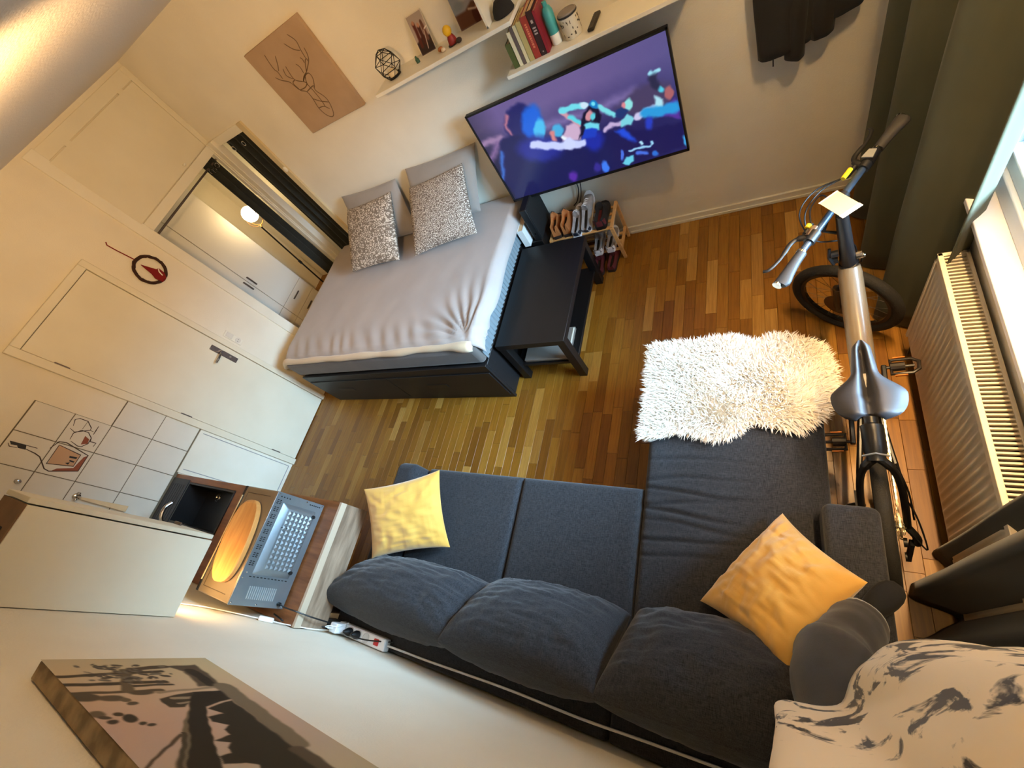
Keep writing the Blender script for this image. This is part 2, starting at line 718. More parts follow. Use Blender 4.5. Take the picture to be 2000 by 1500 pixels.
# things standing on the floor that hide it from the photograph
HIDE = [((0.3, 1.85, 0), (2.36, 3.3, 0.65)), ((2.38, 2.0, 0.40), (2.89, 2.88, 0.45)), ((1.96, 0.19, 0.05), (4.165, 1.13, 0.45)), ((3.455, 0.2, 0.05), (4.165, 1.9, 0.45)),
        ((1.15, 0.19, 0.70), (1.98, 0.79, 0.86)), ((0, 0.19, 0), (1.1, 0.76, 0.85)), ((4.54, 0.6, 0.12), (4.62, 2.08, 0.68)), ((3.95, 0.2, 0.6), (4.42, 0.6, 1.9)), ((4.46, 2.1, 0.03), (4.58, 3.25, 2.4))]


def seen(p):
    u, v, d = proj(p)
    if d <= 0 or not (-15 < u < 2015 and -15 < v < 1515):
        return 0
    D = np.array(p) - CAM_C
    for lo, hi in HIDE:
        t0, t1 = 0.0, 0.999
        for k in range(3):
            if abs(D[k]) < 1e-9:
                continue
            ta = (lo[k] - CAM_C[k]) / D[k]
            tb = (hi[k] - CAM_C[k]) / D[k]
            t0 = max(t0, min(ta, tb))
            t1 = min(t1, max(ta, tb))
        if t0 < t1:
            return 0
    return 1.0 / d ** 2


rng = random.Random(3)
cells = []
xi = 0
x = 0.0
while x < XR - 0.01:
    y = 0.19 - rng.random() * 0.3
    while y < Y1:
        k = rng.randrange(5)
        L = LENS[k]
        c = (x + PWID / 2, y + L / 2)
        s_ = sum(seen((c[0], c[1] + dy, 0)) for dy in (-L * .35, 0, L * .35)) * L
        if c[0] < XR - 0.03 and y + L > 0.2:
            cells.append((s_, c, k, rng.random()))
        y += L
    x += PWID
# floor of the alcove
x = -1.24
while x < -0.03:
    y = 2.16
    while y < 3.75:
        k = rng.randrange(5)
        cells.append((0, (x + PWID / 2, y + LENS[k] / 2), k, rng.random()))
        y += LENS[k]
    x += PWID
cells.sort(key=lambda q: -q[0])
rest = G()
rr = []
for i, (s_, c, k, rn) in enumerate(cells):
    if i < 296 and s_ > 0:
        o = bpy.data.objects.new('plank', PM[k])
        COL.objects.link(o)
        o.parent = floor
        o.location = (c[0], c[1], 0)
    else:
        gg = plank_mesh(LENS[k])
        rest.add([(p[0] + c[0], p[1] + c[1], p[2]) for p in gg.v], gg.f)
        rr += [rn] * len(gg.v)
o = part('planks', rest, PW, floor, kind='stuff', label='parquet strips farther off and under the furniture')
a_ = o.data.attributes.new('rnd', 'FLOAT', 'POINT')
a_.data.foreach_set('value', rr)

# ---- kitchen wall tiles: glazed white, 20 by 25 cm
TILE = mat('glazed_tile', (226, 222, 208), 0.3, c2=(216, 213, 200), nscale=4)
g = G()
g.box((0, Y0, 0.855), (0.004, 1.165, 1.39))
g.box((0, Y0, 1.39), (0.004, 0.966, 1.80))
part('grout', g, mat('grout', (104, 96, 78), 0.9), wall_left)
TS = {}


def tile(y0, y1, z0, z1):
    key = (round(y1 - y0, 3), round(z1 - z0, 3))
    if key not in TS:
        a, c = key
        q = 0.0024
        gg = G().add([(0, q, q), (0, a - q, q), (0, a - q, c - q), (0, q, c - q),
                      (0.006, q, q), (0.006, a - q, q), (0.006, a - q, c - q), (0.006, q, c - q),
                      (0.0075, 2.4 * q, 2.4 * q), (0.0075, a - 2.4 * q, 2.4 * q), (0.0075, a - 2.4 * q, c - 2.4 * q), (0.0075, 2.4 * q, c - 2.4 * q)],
                     [(0, 1, 5, 4), (1, 2, 6, 5), (2, 3, 7, 6), (3, 0, 4, 7), (4, 5, 9, 8), (5, 6, 10, 9), (6, 7, 11, 10), (7, 4, 8, 11), (8, 9, 10, 11)])
        me_ = norm_mesh('tile', gg, None)
        me_.materials.append(TILE)
        TS[key] = me_
    o_ = bpy.data.objects.new('tile', TS[key])
    COL.objects.link(o_)
    o_.parent = wall_left
    o_.location = (0, y0, z0)


ys = [1.165, 0.966, 0.766, 0.566, 0.366, 0.187]
zs = [0.876, 1.130, 1.386, 1.592, 1.796]
for iy in range(5):
    for iz in range(4):
        if iy == 0 and iz > 1:
            continue
        tile(ys[iy + 1], ys[iy], zs[iz], zs[iz + 1])
# white panel below the tiles, between worktop and door
g = G()
g.box((0, 0.80, 0.0), (0.012, 1.158, 0.868))
part('splash_panel', g, TRIM, wall_left, bev=0.002)
g = G()
for a, c in (((0.012, 0.83, 0.035), (0.015, 0.836, 0.84)), ((0.012, 1.13, 0.035), (0.015, 1.136, 0.84)), ((0.012, 0.83, 0.03), (0.015, 1.136, 0.036))):
    g.box(a, c)
part('panel_groove', g, mat('groove_grey', (150, 150, 150), 0.7), wall_left)

# wine bottle and glasses printed across the tiles
WI = [('k', [(701, 1779), (702, 1702), (674, 1692), (673, 1728), (685, 1737), (682, 1764)], 0),('l', [(700, 1706), (700, 1649)], 18),('l', [(679, 1695), (668, 1644), (656, 1615), (619, 1582), (596, 1562), (588, 1535), (631, 1405), (739, 1406), (779, 1543), (773, 1578), (719, 1598)], 16),('l', [(687, 1779), (670, 1765), (672, 1731)], 10),('t', [(754, 1568), (730, 1442), (649, 1439), (629, 1563)], 0),('l', [(754, 1568), (730, 1442), (652, 1441), (628, 1567), (754, 1568)], 16),('r', [(614, 1509), (642, 1436), (721, 1422), (739, 1406), (631, 1405), (593, 1526)], 0),('k', [(707, 1490), (711, 1451), (699, 1450), (696, 1486)], 0),('k', [(684, 1478), (682, 1450), (673, 1452), (675, 1475)], 0),('k', [(659, 1489), (670, 1468), (653, 1471)], 0),('l', [(890, 1566), (930, 1577), (946, 1559), (945, 1514), (911, 1478), (895, 1476), (855, 1542), (870, 1573)], 12),('l', [(874, 1448), (903, 1448), (936, 1449)], 14),('l', [(887, 1515), (945, 1514)], 10),('l', [(895, 1476), (892, 1455)], 14),('l', [(804, 1539), (847, 1543), (879, 1514), (878, 1476), (850, 1446), (810, 1444), (781, 1466), (778, 1485), (796, 1531)], 12),('r', [(793, 1475), (852, 1481), (839, 1452), (809, 1446)], 0),('l', [(850, 1446), (827, 1440), (828, 1408), (802, 1411)], 16),]
wt = thing('wine_decal', 'brown line drawing of a wine bottle and two glasses on the kitchen tiles', 'decal', (0.008, 0.7, 1.4))
DK = mat('decal_brown', (58, 40, 26), 0.6)
gl = G()
gk = G()
gr = G()
gt = G()
for k, pts, wd in WI:
    if k == 'l':
        ribbon(gl, [(p[0], p[1]) for p in pts], wd * 0.30 + 1.5, lambda u, v: (0.0092, u / 1000, v / 1000))
    else:
        gg = {'k': gk, 'r': gr, 't': gt}[k]
        lay = {'k': 0.0097, 'r': 0.0088, 't': 0.0083}[k]
        gg.add([(lay, p[0] / 1000, p[1] / 1000) for p in pts], [tuple(range(len(pts)))])
part('outline', gl, DK, wt, kind='stuff')
part('black_print', gk, BLACK, wt, kind='stuff')
part('red_print', gr, mat('decal_red', (140, 72, 40), 0.6), wt, kind='stuff')
part('label_print', gt, mat('decal_tan', (196, 158, 122), 0.6), wt)

# ---- door in the left wall
structure('door_gap_shade', G().box((0.0, 1.2, 0.004), (0.006, 1.87, 2.02)), GAP)  # dark sheet behind the leaf, painting the shade of the door gap
door = structure('door_1', G().box((0.001, 1.215, 0.008), (0.020, 1.853, 2.002)), CREAM, 0.002)
MW[door.name] = Matrix.Identity(4)
g = G()
g.box((0, 1.158, 0), (0.034, 1.212, 2.056))
g.box((0, 1.856, 0), (0.034, 1.902, 2.056))
g.box((0, 1.212, 2.006), (0.034, 1.856, 2.056))
part('door_frame', g, CREAM, door, bev=0.004)
g = G()
for z in (0.22, 1.02, 1.80):
    g.cyl((0.026, 1.214, z - 0.04), (0.026, 1.214, z + 0.04), 0.007, 10)
part('hinges', g, STEEL, door, kind='stuff')
plate = part('handle_plate', G().box((0.020, 1.768, 0.895), (0.028, 1.812, 1.125)), mat('pewter', (112, 102, 98), 0.4, 0.85), door, bev=0.003)
g = G()
g.tube(smoothpath([(0.028, 1.79, 1.055), (0.066, 1.79, 1.055), (0.074, 1.778, 1.053), (0.074, 1.72, 1.048), (0.068, 1.68, 1.045)], 5), [0.009] * 13 + [0.0095] * 5 + [0.009] * 3, 10)
part('lever', g, CHROME, door)
part('key_cylinder', G().cyl((0.028, 1.79, 0.96), (0.034, 1.79, 0.96), 0.009), CHROME, door)

# light switch and socket
sw = part('socket_plate', G().box((0, 1.930, 0.925), (0.010, 1.985, 1.085)), TRIM, bev=0.003, label='white double plate with a light switch above a socket, right of the door', cat='switch')
part('rocker', G().box((0.010, 1.937, 1.015), (0.014, 1.978, 1.072)), mat('switch_white', (214, 210, 198), 0.4), sw, bev=0.002)
g = G().lathe([(0.023, 0.0105), (0.023, 0.0125), (0.019, 0.0125), (0.018, 0.0108)], (0, 1.9575, 0.966), 20, 'x')
part('socket_face', g, mat('switch_white', (214, 210, 198), 0.4), sw)
g = G().cyl((0.0110, 1.949, 0.966), (0.0130, 1.949, 0.966), 0.003, 8).cyl((0.0110, 1.966, 0.966), (0.0130, 1.966, 0.966), 0.003, 8)
part('socket_holes', g, BLACK, sw, kind='stuff')

# ---- alcove: trim, loft cupboard above, wardrobe, lamp, curtains
g = G()
g.box((-0.10, 2.283, 0), (0.016, 2.372, H - 0.02))
structure('trim_1', g, TRIM, 0.003)
g = G()
g.box((-0.10, 2.372, 1.852), (0.016, 3.30, 1.922))
structure('trim_2', g, TRIM, 0.003)
g = G()
g.box((-0.03, 3.262, 0), (0.012, 3.318, 1.852))
g.box((0.012, 3.276, 0), (0.085, 3.345, 1.925))
g.box((0.020, 3.268, 0), (0.030, 3.276, 1.92))
structure('trim_3', g, TRIM, 0.004)
g = G()
g.box((0.085, 3.31, 1.862), (0.462, 3.345, 1.925))
structure('trim_4', g, TRIM, 0.003)
g = G()
g.box((0.462, 3.300, 0), (0.520, 3.345, 1.925))
structure('trim_5', g, mat('beige_reveal', (206, 190, 150), 0.6), 0.002)
part('bright_spot_ball', G().ball((0.505, 3.296, 1.50), (0.020, 0.014, 0.024), 14, 8), TRIM, label='small white ball standing in for a bright spot on the beige trim', cat='button')  # white ball added to imitate a bright spot on the trim
lc = thing('loft_cupboard', 'cream loft cupboard with one flat door above the alcove opening', 'cupboard', (0, 2.8, 1.92))
g = G()
g.box((0.0, 2.300, 1.922), (0.014, 2.350, H - 0.03))
g.box((0.0, 3.268, 1.922), (0.014, 3.318, H - 0.03))
g.box((0.0, 2.350, 2.47), (0.014, 3.268, H - 0.03))
part('frame', g, CREAM, lc, bev=0.002)
lcd = part('door', G().box((0.002, 2.357, 1.928), (0.018, 3.262, 2.463)), CREAM, lc, bev=0.002)
for y in (2.52, 3.10):
    part('hinge', G().box((0.014, y, 2.460), (0.021, y + 0.05, 2.472)), CREAM, lcd)
g = G().cyl((0.018, 2.98, 1.955), (0.034, 2.98, 1.955), 0.007).ball((0.038, 2.98, 1.955), 0.011, 10, 6)
part('knob', g, TRIM, lcd)

WHITE = mat('wardrobe_white', (226, 222, 212), 0.5)
wd = thing('wardrobe', 'white two-door wardrobe with slim grey handles at the back of the alcove', 'wardrobe', (-0.95, 3.0, 0))
part('carcass', G().box((-1.235, 2.30, 0.0), (-0.80, 3.29, 1.75)), WHITE, wd, bev=0.002)
for i, (a, c) in enumerate(((2.30, 2.84), (2.844, 3.275))):
    d = part('door', G().box((-0.799, a + 0.002, 0.44), (-0.782, c - 0.002, 1.735)), WHITE, wd, bev=0.0015)
    y = c - 0.035 if i == 0 else a + 0.032
    part('handle', G().box((-0.782, y - 0.006, 0.795), (-0.762, y + 0.006, 0.915)), STEEL, d, bev=0.002)
    for z in (0.06, 0.25):
        dr = part('drawer', G().box((-0.799, a + 0.002, z), (-0.782, c - 0.002, z + 0.186)), WHITE, wd, bev=0.0015)
        part('handle', G().box((-0.782, (a + c) / 2 - 0.06, z + 0.125), (-0.764, (a + c) / 2 + 0.06, z + 0.137)), STEEL, dr, bev=0.002)

lp = thing('floor_lamp', 'black floor lamp with a glowing globe standing in the alcove', 'lamp', (-0.52, 3.36, 0))
BM = mat('black_metal', (14, 13, 12), 0.4, 0.3)
part('base', G().lathe([(0.001, 0), (0.12, 0), (0.12, 0.014), (0.02, 0.024), (0.001, 0.024)], (-0.50, 3.25, 0), 24), BM, lp)
part('pole', G().tube([(-0.50, 3.25, 0.02), (-0.53, 3.30, 0.62), (-0.555, 3.345, 1.11)], 0.0085, 10).cyl((-0.528, 3.297, 0.60), (-0.533, 3.303, 0.64), 0.014), BM, lp)
g = G()
for a in (0, 1):
    P = []
    for k in range(25):
        t = 2 * PI * k / 24
        P.append((-0.575 + 0.086 * math.cos(t) * (1 if a else 0.2), 3.385 + 0.086 * math.cos(t) * (0.2 if a else 1), 1.205 + 0.086 * math.sin(t)))
    g.tube(P[:-1], 0.0026, 6, closed=True)
g.tube([(-0.555, 3.345, 1.11), (-0.57, 3.37, 1.125)], 0.008, 8)
part('ring', g, mat('brass', (170, 120, 60), 0.35, 0.9), lp)
part('globe', G().ball((-0.58, 3.392, 1.252), 0.079, 20, 14), mat('lit_globe', (255, 222, 166), 0.4, emit=17.0), lp)


def drape(name, path, z0, z1, folds, amp, mt, label, cat='curtain', nz_=14, seed=0, group=None, flare=0.25, ph=0.0, parent=None, th=0.003, wob=1.0):
    """hanging cloth along a plan path with rounded folds"""
    P = [Vector((p[0], p[1], 0)) for p in path]
    L = [0]
    for i in range(len(P) - 1):
        L.append(L[-1] + (P[i + 1] - P[i]).length)
    N = int(folds * 18)
    rows = []
    for i in range(N + 1):
        s = L[-1] * i / N
        k = max(j for j in range(len(L)) if L[j] <= s + 1e-9)
        k = min(k, len(P) - 2)
        t = (s - L[k]) / (L[k + 1] - L[k])
        p = P[k].lerp(P[k + 1], t)
        d = (P[k + 1] - P[k]).normalized()
        nn = Vector((-d.y, d.x, 0))
        row = []
        for j in range(nz_ + 1):
            f = j / nz_
            z = z0 + (z1 - z0) * f
            wv = noise.noise(Vector((s * 2.3, f * 1.6, seed))) * 0.7 * wob
            a = amp * (1 + flare * (1 - f)) * (1 + 0.5 * wob * noise.noise(Vector((s * 4, seed, f * 0.8))))
            w_ = math.sin(2 * PI * folds * i / N + ph + wv) + 0.22 * math.sin(4 * PI * folds * i / N + 2 * wv)
            e = noise.noise(Vector((s * 7, f * 5, seed + 9))) * 0.006
            row.append(tuple(p + nn * (a * w_ + e) + Vector((0, 0, z + (0.012 * noise.noise(Vector((s * 6, 1, seed))) if j == 0 else 0)))))
        rows.append(row)
    g_ = G().grid(rows)
    return part(name, g_, mt, parent, solid=th, ang=80, label=label, cat=cat, group=group)


DARKC = mat('dark_green_cloth', (34, 38, 32), 0.9, c2=(26, 29, 25), nscale=20, sheen=0.2)
c1 = drape('alcove_curtain', [(-0.045, 3.125), (-0.055, 3.262)], 0.02, 1.845, 2, 0.026, DARKC, 'dark green eyelet curtain left of the white corner post of the alcove', seed=4)
c2 = drape('alcove_curtain', [(0.085, 3.385), (0.455, 3.385)], 0.02, 1.85, 4, 0.028, DARKC, 'dark green eyelet curtain right of the white corner post, in the back wall opening', seed=8)
for c_, pts in ((c1, [(-0.018, 3.135, 1.79), (-0.016, 3.165, 1.775), (-0.018, 3.215, 1.785)]), (c2, [(0.14, 3.354, 1.79), (0.29, 3.352, 1.785)])):
    for p in pts:
        g = G()
        ax = 0 if c_ is c1 else 1
        Q = []
        for k in range(16):
            t = 2 * PI * k / 16
            Q.append((p[0], p[1] + 0.017 * math.cos(t), p[2] + 0.017 * math.sin(t)) if ax == 0 else (p[0] + 0.017 * math.cos(t), p[1], p[2] + 0.017 * math.sin(t)))
        g.tube(Q, 0.004, 6, closed=True)
        part('eyelet', g, CHROME, c_)
part('curtain_rod', G().cyl((-0.055, 2.30, 1.81), (-0.055, 3.30, 1.81), 0.008), STEEL, label='thin steel rod carrying the curtain left of the corner post', cat='rod')
part('curtain_rod', G().cyl((0.086, 3.395, 1.835), (0.458, 3.395, 1.835), 0.008), STEEL, label='thin steel rod carrying the curtain in the back wall opening', cat='rod')

# wreath on the left wall
wr = thing('wreath', 'small dark twig wreath with a red felt figure hanging on a red cord', 'wreath', (0.012, 2.09, 1.6))
BRN = mat('dark_twig', (64, 34, 20), 0.9, c2=(40, 22, 14), nscale=60)
g = G()
P = []
for k in range(48):
    t = 2 * PI * k / 48
    q = 0.098 + 0.004 * noise.noise(Vector((math.cos(t) * 4, math.sin(t) * 4, 2)))
    P.append((0.014, 2.092 + q * math.cos(t), 1.732 + q * math.sin(t)))
g.tube(P, [0.0115 + 0.003 * noise.noise(Vector((k * .9, 0, 0))) for k in range(48)], 8, closed=True)
part('ring', g, BRN, wr)
REDF = mat('red_felt', (120, 16, 18), 0.95)
part('cord', G().tube([(0.006, 2.10, 1.83), (0.005, 2.088, 1.94), (0.004, 2.085, 2.0), (0.004, 2.10, 2.015)], 0.004, 6), REDF, wr)
g = G()
g.prism([(2.085, 1.795), (2.118, 1.705), (2.135, 1.70), (2.128, 1.655), (2.10, 1.625), (2.055, 1.628), (2.052, 1.68), (2.068, 1.71)], 0.012, 0.026, lambda u, v, q: (q, u, v))
part('felt_figure', g, REDF, wr, bev=0.003)
part('white_trim', G().tube([(0.028, 2.128, 1.70), (0.029, 2.11, 1.685), (0.028, 2.10, 1.655)], 0.004, 6), TRIM, wr)

# ------------------------------------------------------------------ kitchen
WOOD = mat('walnut_worktop', (150, 98, 58), 0.4, c2=(112, 70, 40), nscale=5, stretch=(1, 9, 9), detail=6)
GREYW = mat('greyed_oak', (164, 140, 116), 0.55, c2=(116, 94, 74), nscale=4, stretch=(9, 1.4, 9), detail=7)
EDGE = mat('edge_band', (190, 172, 148), 0.5)
BLK = mat('black_granite', (15, 15, 17), 0.35, spec=0.4)
kb = thing('kitchen_base', 'white kitchen base unit below the wooden worktop beside the left wall', 'cabinet', (0.55, 0.46, 0))
part('carcass', G().box((0.01, 0.19, 0.10), (1.08, 0.735, 0.645)).box((0.01, 0.19, 0.645), (0.2, 0.735, 0.818)).box((1.02, 0.19, 0.645), (1.08, 0.735, 0.818)), WHITE, kb)
part('plinth', G().box((0.02, 0.19, 0.0), (1.06, 0.68, 0.10)), GREYW, kb)
for i in range(2):
    d = part('door', G().box((0.012 + 0.534 * i, 0.736, 0.105), (0.542 + 0.534 * i, 0.754, 0.815)), CREAM, kb, bev=0.002)
    part('handle', G().box((0.40 + 0.18 * i, 0.754, 0.70), (0.52 + 0.18 * i, 0.772, 0.712)), STEEL, d, bev=0.002)
wk = thing('worktop', 'brown wooden kitchen worktop with a greyed oak end board', 'worktop', (1.0, 0.49, 0.82))
g = G()
zt = 0.858
for a, c in (((0.012, 0.189), (1.975, 0.455)), ((0.012, 0.748), (1.975, 0.79)), ((0.012, 0.455), (0.275, 0.748)), ((0.935, 0.455), (1.975, 0.748))):
    g.box((a[0], a[1], 0.82), (c[0], c[1], zt))
part('board', g, WOOD, wk)
part('end_board', G().box((1.945, 0.189, 0.665), (1.985, 0.79, 0.822)), GREYW, wk)
part('edge_strip', G().box((1.975, 0.189, 0.822), (1.992, 0.79, 0.859)), EDGE, wk, bev=0.001)
part('leg', G().cyl((1.90, 0.27, 0.0), (1.90, 0.27, 0.82), 0.02), STEEL, wk)
sk = thing('sink', 'black kitchen sink with drainer set into the wooden worktop', 'sink', (0.5, 0.6, 0.70))
g = G()
g.box((0.278, 0.458, 0.70), (0.932, 0.745, 0.712))
for a, c in (((0.278, 0.458), (0.29, 0.745)), ((0.92, 0.458), (0.932, 0.745)), ((0.29, 0.458), (0.92, 0.47)), ((0.29, 0.733), (0.92, 0.745))):
    g.box((a[0], a[1], 0.712), (c[0], c[1], 0.864))
part('basin', g, BLK, sk)
g = G().box((0.016, 0.40, 0.858), (0.265, 0.76, 0.866))
for k in range(6):
    g.box((0.05 + k * 0.034, 0.44, 0.866), (0.058 + k * 0.034, 0.72, 0.868))
part('drainer', g, mat('slate_black', (38, 38, 42), 0.5), sk, bev=0.001)
for p in ((0.46, 0.69), (0.66, 0.53)):
    g = G()
    for r in (0.026, 0.014):
        g.tube([(p[0] + r * math.cos(2 * PI * k / 20), p[1] + r * math.sin(2 * PI * k / 20), 0.714) for k in range(20)], 0.0028, 6, closed=True)
    part('drain', g, CHROME, sk)
fc = thing('faucet', 'chrome kitchen faucet behind the black sink', 'faucet', (0.45, 0.42, 0.86))
part('body', G().cyl((0.45, 0.425, 0.858), (0.45, 0.425, 0.96), 0.021).cyl((0.45, 0.425, 0.96), (0.45, 0.425, 0.975), 0.024), CHROME, fc)
part('spout', G().tube(smoothpath([(0.45, 0.43, 0.93), (0.45, 0.47, 0.985), (0.452, 0.54, 1.0), (0.455, 0.585, 0.975)], 5), 0.011, 10), CHROME, fc)
part('lever', G().tube([(0.45, 0.425, 0.975), (0.43, 0.40, 1.0), (0.39, 0.385, 1.02)], 0.007, 8), CHROME, fc)

# wall hooks on the tiles
hk = thing('wall_hook', 'chrome double hook on the tiles holding a pale wooden stick', 'hook', (0.008, 0.46, 1.30))
part('plate', G().lathe([(0.001, 0.008), (0.022, 0.008), (0.022, 0.014), (0.012, 0.020), (0.001, 0.020)], (0, 0.480, 1.335), 18, 'x'), CHROME, hk)
g = G()
g.tube([(0.018, 0.480, 1.335), (0.045, 0.480, 1.332), (0.05, 0.480, 1.318)], 0.007, 8)
g.ball((0.034, 0.462, 1.338), 0.012, 10, 6).ball((0.034, 0.500, 1.338), 0.012, 10, 6)
part('prongs', g, CHROME, hk)
g = G().prism([(0.470, 1.32), (0.484, 1.32), (0.492, 1.05), (0.452, 1.05)], 0.044, 0.050, lambda u, v, q: (q, u, v))
part('wooden_stick', g, mat('pale_wood', (232, 204, 158), 0.5, c2=(216, 186, 138), nscale=8), label='pale flat wooden stick hanging from the chrome hook on the tiles', cat='utensil', bev=0.001)
kn = part('coat_hook', G().lathe([(0.001, 0.0075), (0.016, 0.0075), (0.016, 0.012), (0.008, 0.018), (0.010, 0.028), (0.014, 0.034), (0.010, 0.042), (0.001, 0.044)], (0, 0.492, 1.634), 18, 'x'), CHROME, label='small chrome knob hook on the upper tiles left of the bottle drawing', cat='hook')

# wall cabinet over the worktop
wc = thing('wall_cabinet', 'narrow cream kitchen wall cabinet hanging above the microwave', 'cabinet', (1.75, 0.34, 1.356))
part('carcass', G().box((1.60, 0.188, 1.356), (1.90, 0.484, 1.957)), CREAM, wc, bev=0.001)
part('top_board', G().box((1.60, 0.188, 1.957), (1.893, 0.484, 1.962)), mat('brown_board', (128, 98, 66), 0.8, c2=(108, 82, 54), nscale=8), wc)
for a, c in ((1.602, 1.898),):
    d = part('door', G().box((a, 0.4885, 1.358), (c, 0.507, 1.962)), CREAM, wc, bev=0.0025)
    part('handle', G().box((1.62, 0.507, 1.40), (1.68, 0.520, 1.408)), STEEL, d, bev=0.002)
part('black_rod', G().tube([(1.78, 0.30, 1.974), (1.83, 0.40, 1.974)], 0.011, 10), BLACK, label='short black rod lying on top of the cream wall cabinet', cat='rod')
st = thing('light_strip', 'slim light strip glowing under the cream wall cabinet', 'light', (1.75, 0.25, 1.34))
part('housing', G().box((1.62, 0.22, 1.346), (1.88, 0.27, 1.356)), TRIM, st)
part('diffuser', G().box((1.63, 0.228, 1.341), (1.87, 0.262, 1.346)), mat('strip_glow', (255, 206, 130), 0.5, emit=1.6), st)

# microwave, its back turned to the room
GALV = mat('galvanised_sheet', (150, 160, 166), 0.36, 0.75, c2=(138, 150, 158), nscale=10)
TAN = mat('oven_lid', (150, 132, 106), 0.3, 0.5)
mw = thing('microwave', 'grey microwave oven standing back to front on the worktop end', 'microwave', (1.72, 0.5, 0.858))
mx0, mx1, my0, my1, mz0, mz1 = 1.565, 1.872, 0.243, 0.757, 0.868, 1.150
part('shell', G().box((mx0 + .02, my0, mz0), (mx1 - 0.004, my1, mz1)), TAN, mw, bev=0.006)
g = G()
g.box((mx0 + 0.05, my0 + 0.03, mz1 - 0.001), (mx0 + 0.053, my0 + 0.11, mz1 + 0.0015)).box((mx0 + 0.05, my0 + 0.03, mz1 - 0.001), (mx1 - 0.05, my0 + 0.033, mz1 + 0.0015))
g.box((mx0 + 0.05, my1 - 0.033, mz1 - 0.001), (mx1 - 0.05, my1 - 0.030, mz1 + 0.0015)).box((mx0 + 0.05, my1 - 0.11, mz1 - 0.001), (mx0 + 0.053, my1 - 0.03, mz1 + 0.0015))
part('lid_bead', g, mat('lid_bead', (92, 78, 62), 0.4, 0.4), mw)
part('front', G().box((mx0, my0, mz0), (mx0 + 0.02, my1, mz1)), BLACK, mw, bev=0.003)
part('front_trim', G().box((mx0 + 0.006, my0 + 0.05, mz1), (mx0 + 0.014, my1 - 0.05, mz1 + 0.002)), mat('cream_edge', (228, 206, 160), 0.4), mw)
bk = part('back_panel', G().box((mx1 - 0.004, my0, mz0), (mx1, my1, mz1)), GALV, mw, bev=0.0015)
g = G()
q0, q1, r0, r1 = my0 + 0.135, my1 - 0.045, mz0 + 0.035, mz1 - 0.05
P0 = [(mx1, q0, r0), (mx1, q1, r0), (mx1, q1, r1), (mx1, q0, r1)]
P1 = [(mx1 + 0.014, q0 + 0.022, r0 + 0.010), (mx1 + 0.014, q1 - 0.022, r0 + 0.010), (mx1 + 0.014, q1 - 0.022, r1 - 0.03), (mx1 + 0.014, q0 + 0.022, r1 - 0.03)]
g.add(P0 + P1, [(4, 5, 6, 7), (0, 1, 5, 4), (1, 2, 6, 5), (2, 3, 7, 6), (3, 0, 4, 7)])
part('pressed_bulge', g, GALV, bk, bev=0.003)
g = G()
for iy in range(12):
    for iz in range(6):
        cy = q0 + 0.040 + iy * (q1 - q0 - 0.08) / 11
        cz = r0 + 0.022 + iz * (r1 - r0 - 0.074) / 5
        a = 0.0105
        h_ = mx1 + 0.014
        g.add([(h_, cy - a, cz - a), (h_, cy + a, cz - a), (h_, cy + a, cz + a), (h_, cy - a, cz + a), (h_ + 0.006, cy, cz)], [(0, 1, 4), (1, 2, 4), (2, 3, 4), (3, 0, 4)])
part('dimples', g, GALV, bk, ang=10, kind='stuff')
HOLE = mat('vent_black', (10, 12, 14), 0.8)
g = G()
for k in range(9):
    for j in range(2):
        for i in range(3):
            y = my0 + 0.17 + k * 0.036 + i * 0.008
            z = mz1 - 0.018 - j * 0.014
            g.box((mx1 - 0.001, y, z - 0.005), (mx1 + 0.0006, y + 0.004, z + 0.005))
for k in range(11):
    z = mz0 + 0.04 + k * 0.019
    g.box((mx1 - 0.001, my0 + 0.122, z), (mx1 + 0.0006, my0 + 0.126, z + 0.011))
for k in range(6):
    z = mz0 + 0.02 + k * 0.012
    g.box((mx1 - 0.001, my1 - 0.020, z), (mx1 + 0.0006, my1 - 0.015, z + 0.008))
for k in range(4):
    z = mz1 - 0.03 - k * 0.016
    g.box((mx1 - 0.001, my1 - 0.022, z), (mx1 + 0.0006, my1 - 0.017, z + 0.007))
g.box((mx1 + 0.0135, q0 + 0.13 + 0.09, r0 + 0.012), (mx1 + 0.0150, q0 + 0.134 + 0.09, r1 - 0.032))
part('vent_slots', g, HOLE, bk, kind='stuff')
g = G()
for k in range(14):
    z = mz0 + 0.075 + k * 0.0105
    g.beam((mx1 + 0.001, my0 + 0.030, z), (mx1 + 0.001, my0 + 0.085, z + 0.004), 0.004, 0.005, (1, 0, 0))
part('louvres', g, mat('louvre_silver', (214, 222, 226), 0.3, 0.7), bk, kind='stuff')
g = G()
for y, z in ((my0 + 0.165, r0 + 0.016), (q1 - 0.028, r0 + 0.016)):
    g.cyl((mx1 + 0.014, y, z), (mx1 + 0.024, y, z), 0.009, 12)
g.cyl((mx1, my0 + 0.022, mz0 + 0.035), (mx1 + 0.014, my0 + 0.022, mz0 + 0.035), 0.009, 12)
part('rubber_buttons', g, BLACK, bk, kind='stuff')
g = G()
for y, z in ((my0 + 0.01, mz1 - 0.01), (my1 - 0.01, mz1 - 0.01), (my0 + 0.01, mz0 + 0.012), (my1 - 0.01, mz0 + 0.012), (my0 + 0.115, mz1 - 0.012), (my0 + 0.14, mz1 - 0.02), (my0 + 0.01, mz0 + 0.15), (my1 - .01, mz0 + .11)):
    g.ball((mx1 + 0.001, y, z), 0.0042, 8, 6)
part('screws', g, CHROME, bk, kind='stuff')
g = G()
for x_ in (1.61, 1.84):
    for y_ in (0.28, 0.72):
        g.cyl((x_, y_, 0.858), (x_, y_, 0.869), 0.014, 10)
part('feet', g, BLACK, mw, kind='stuff')
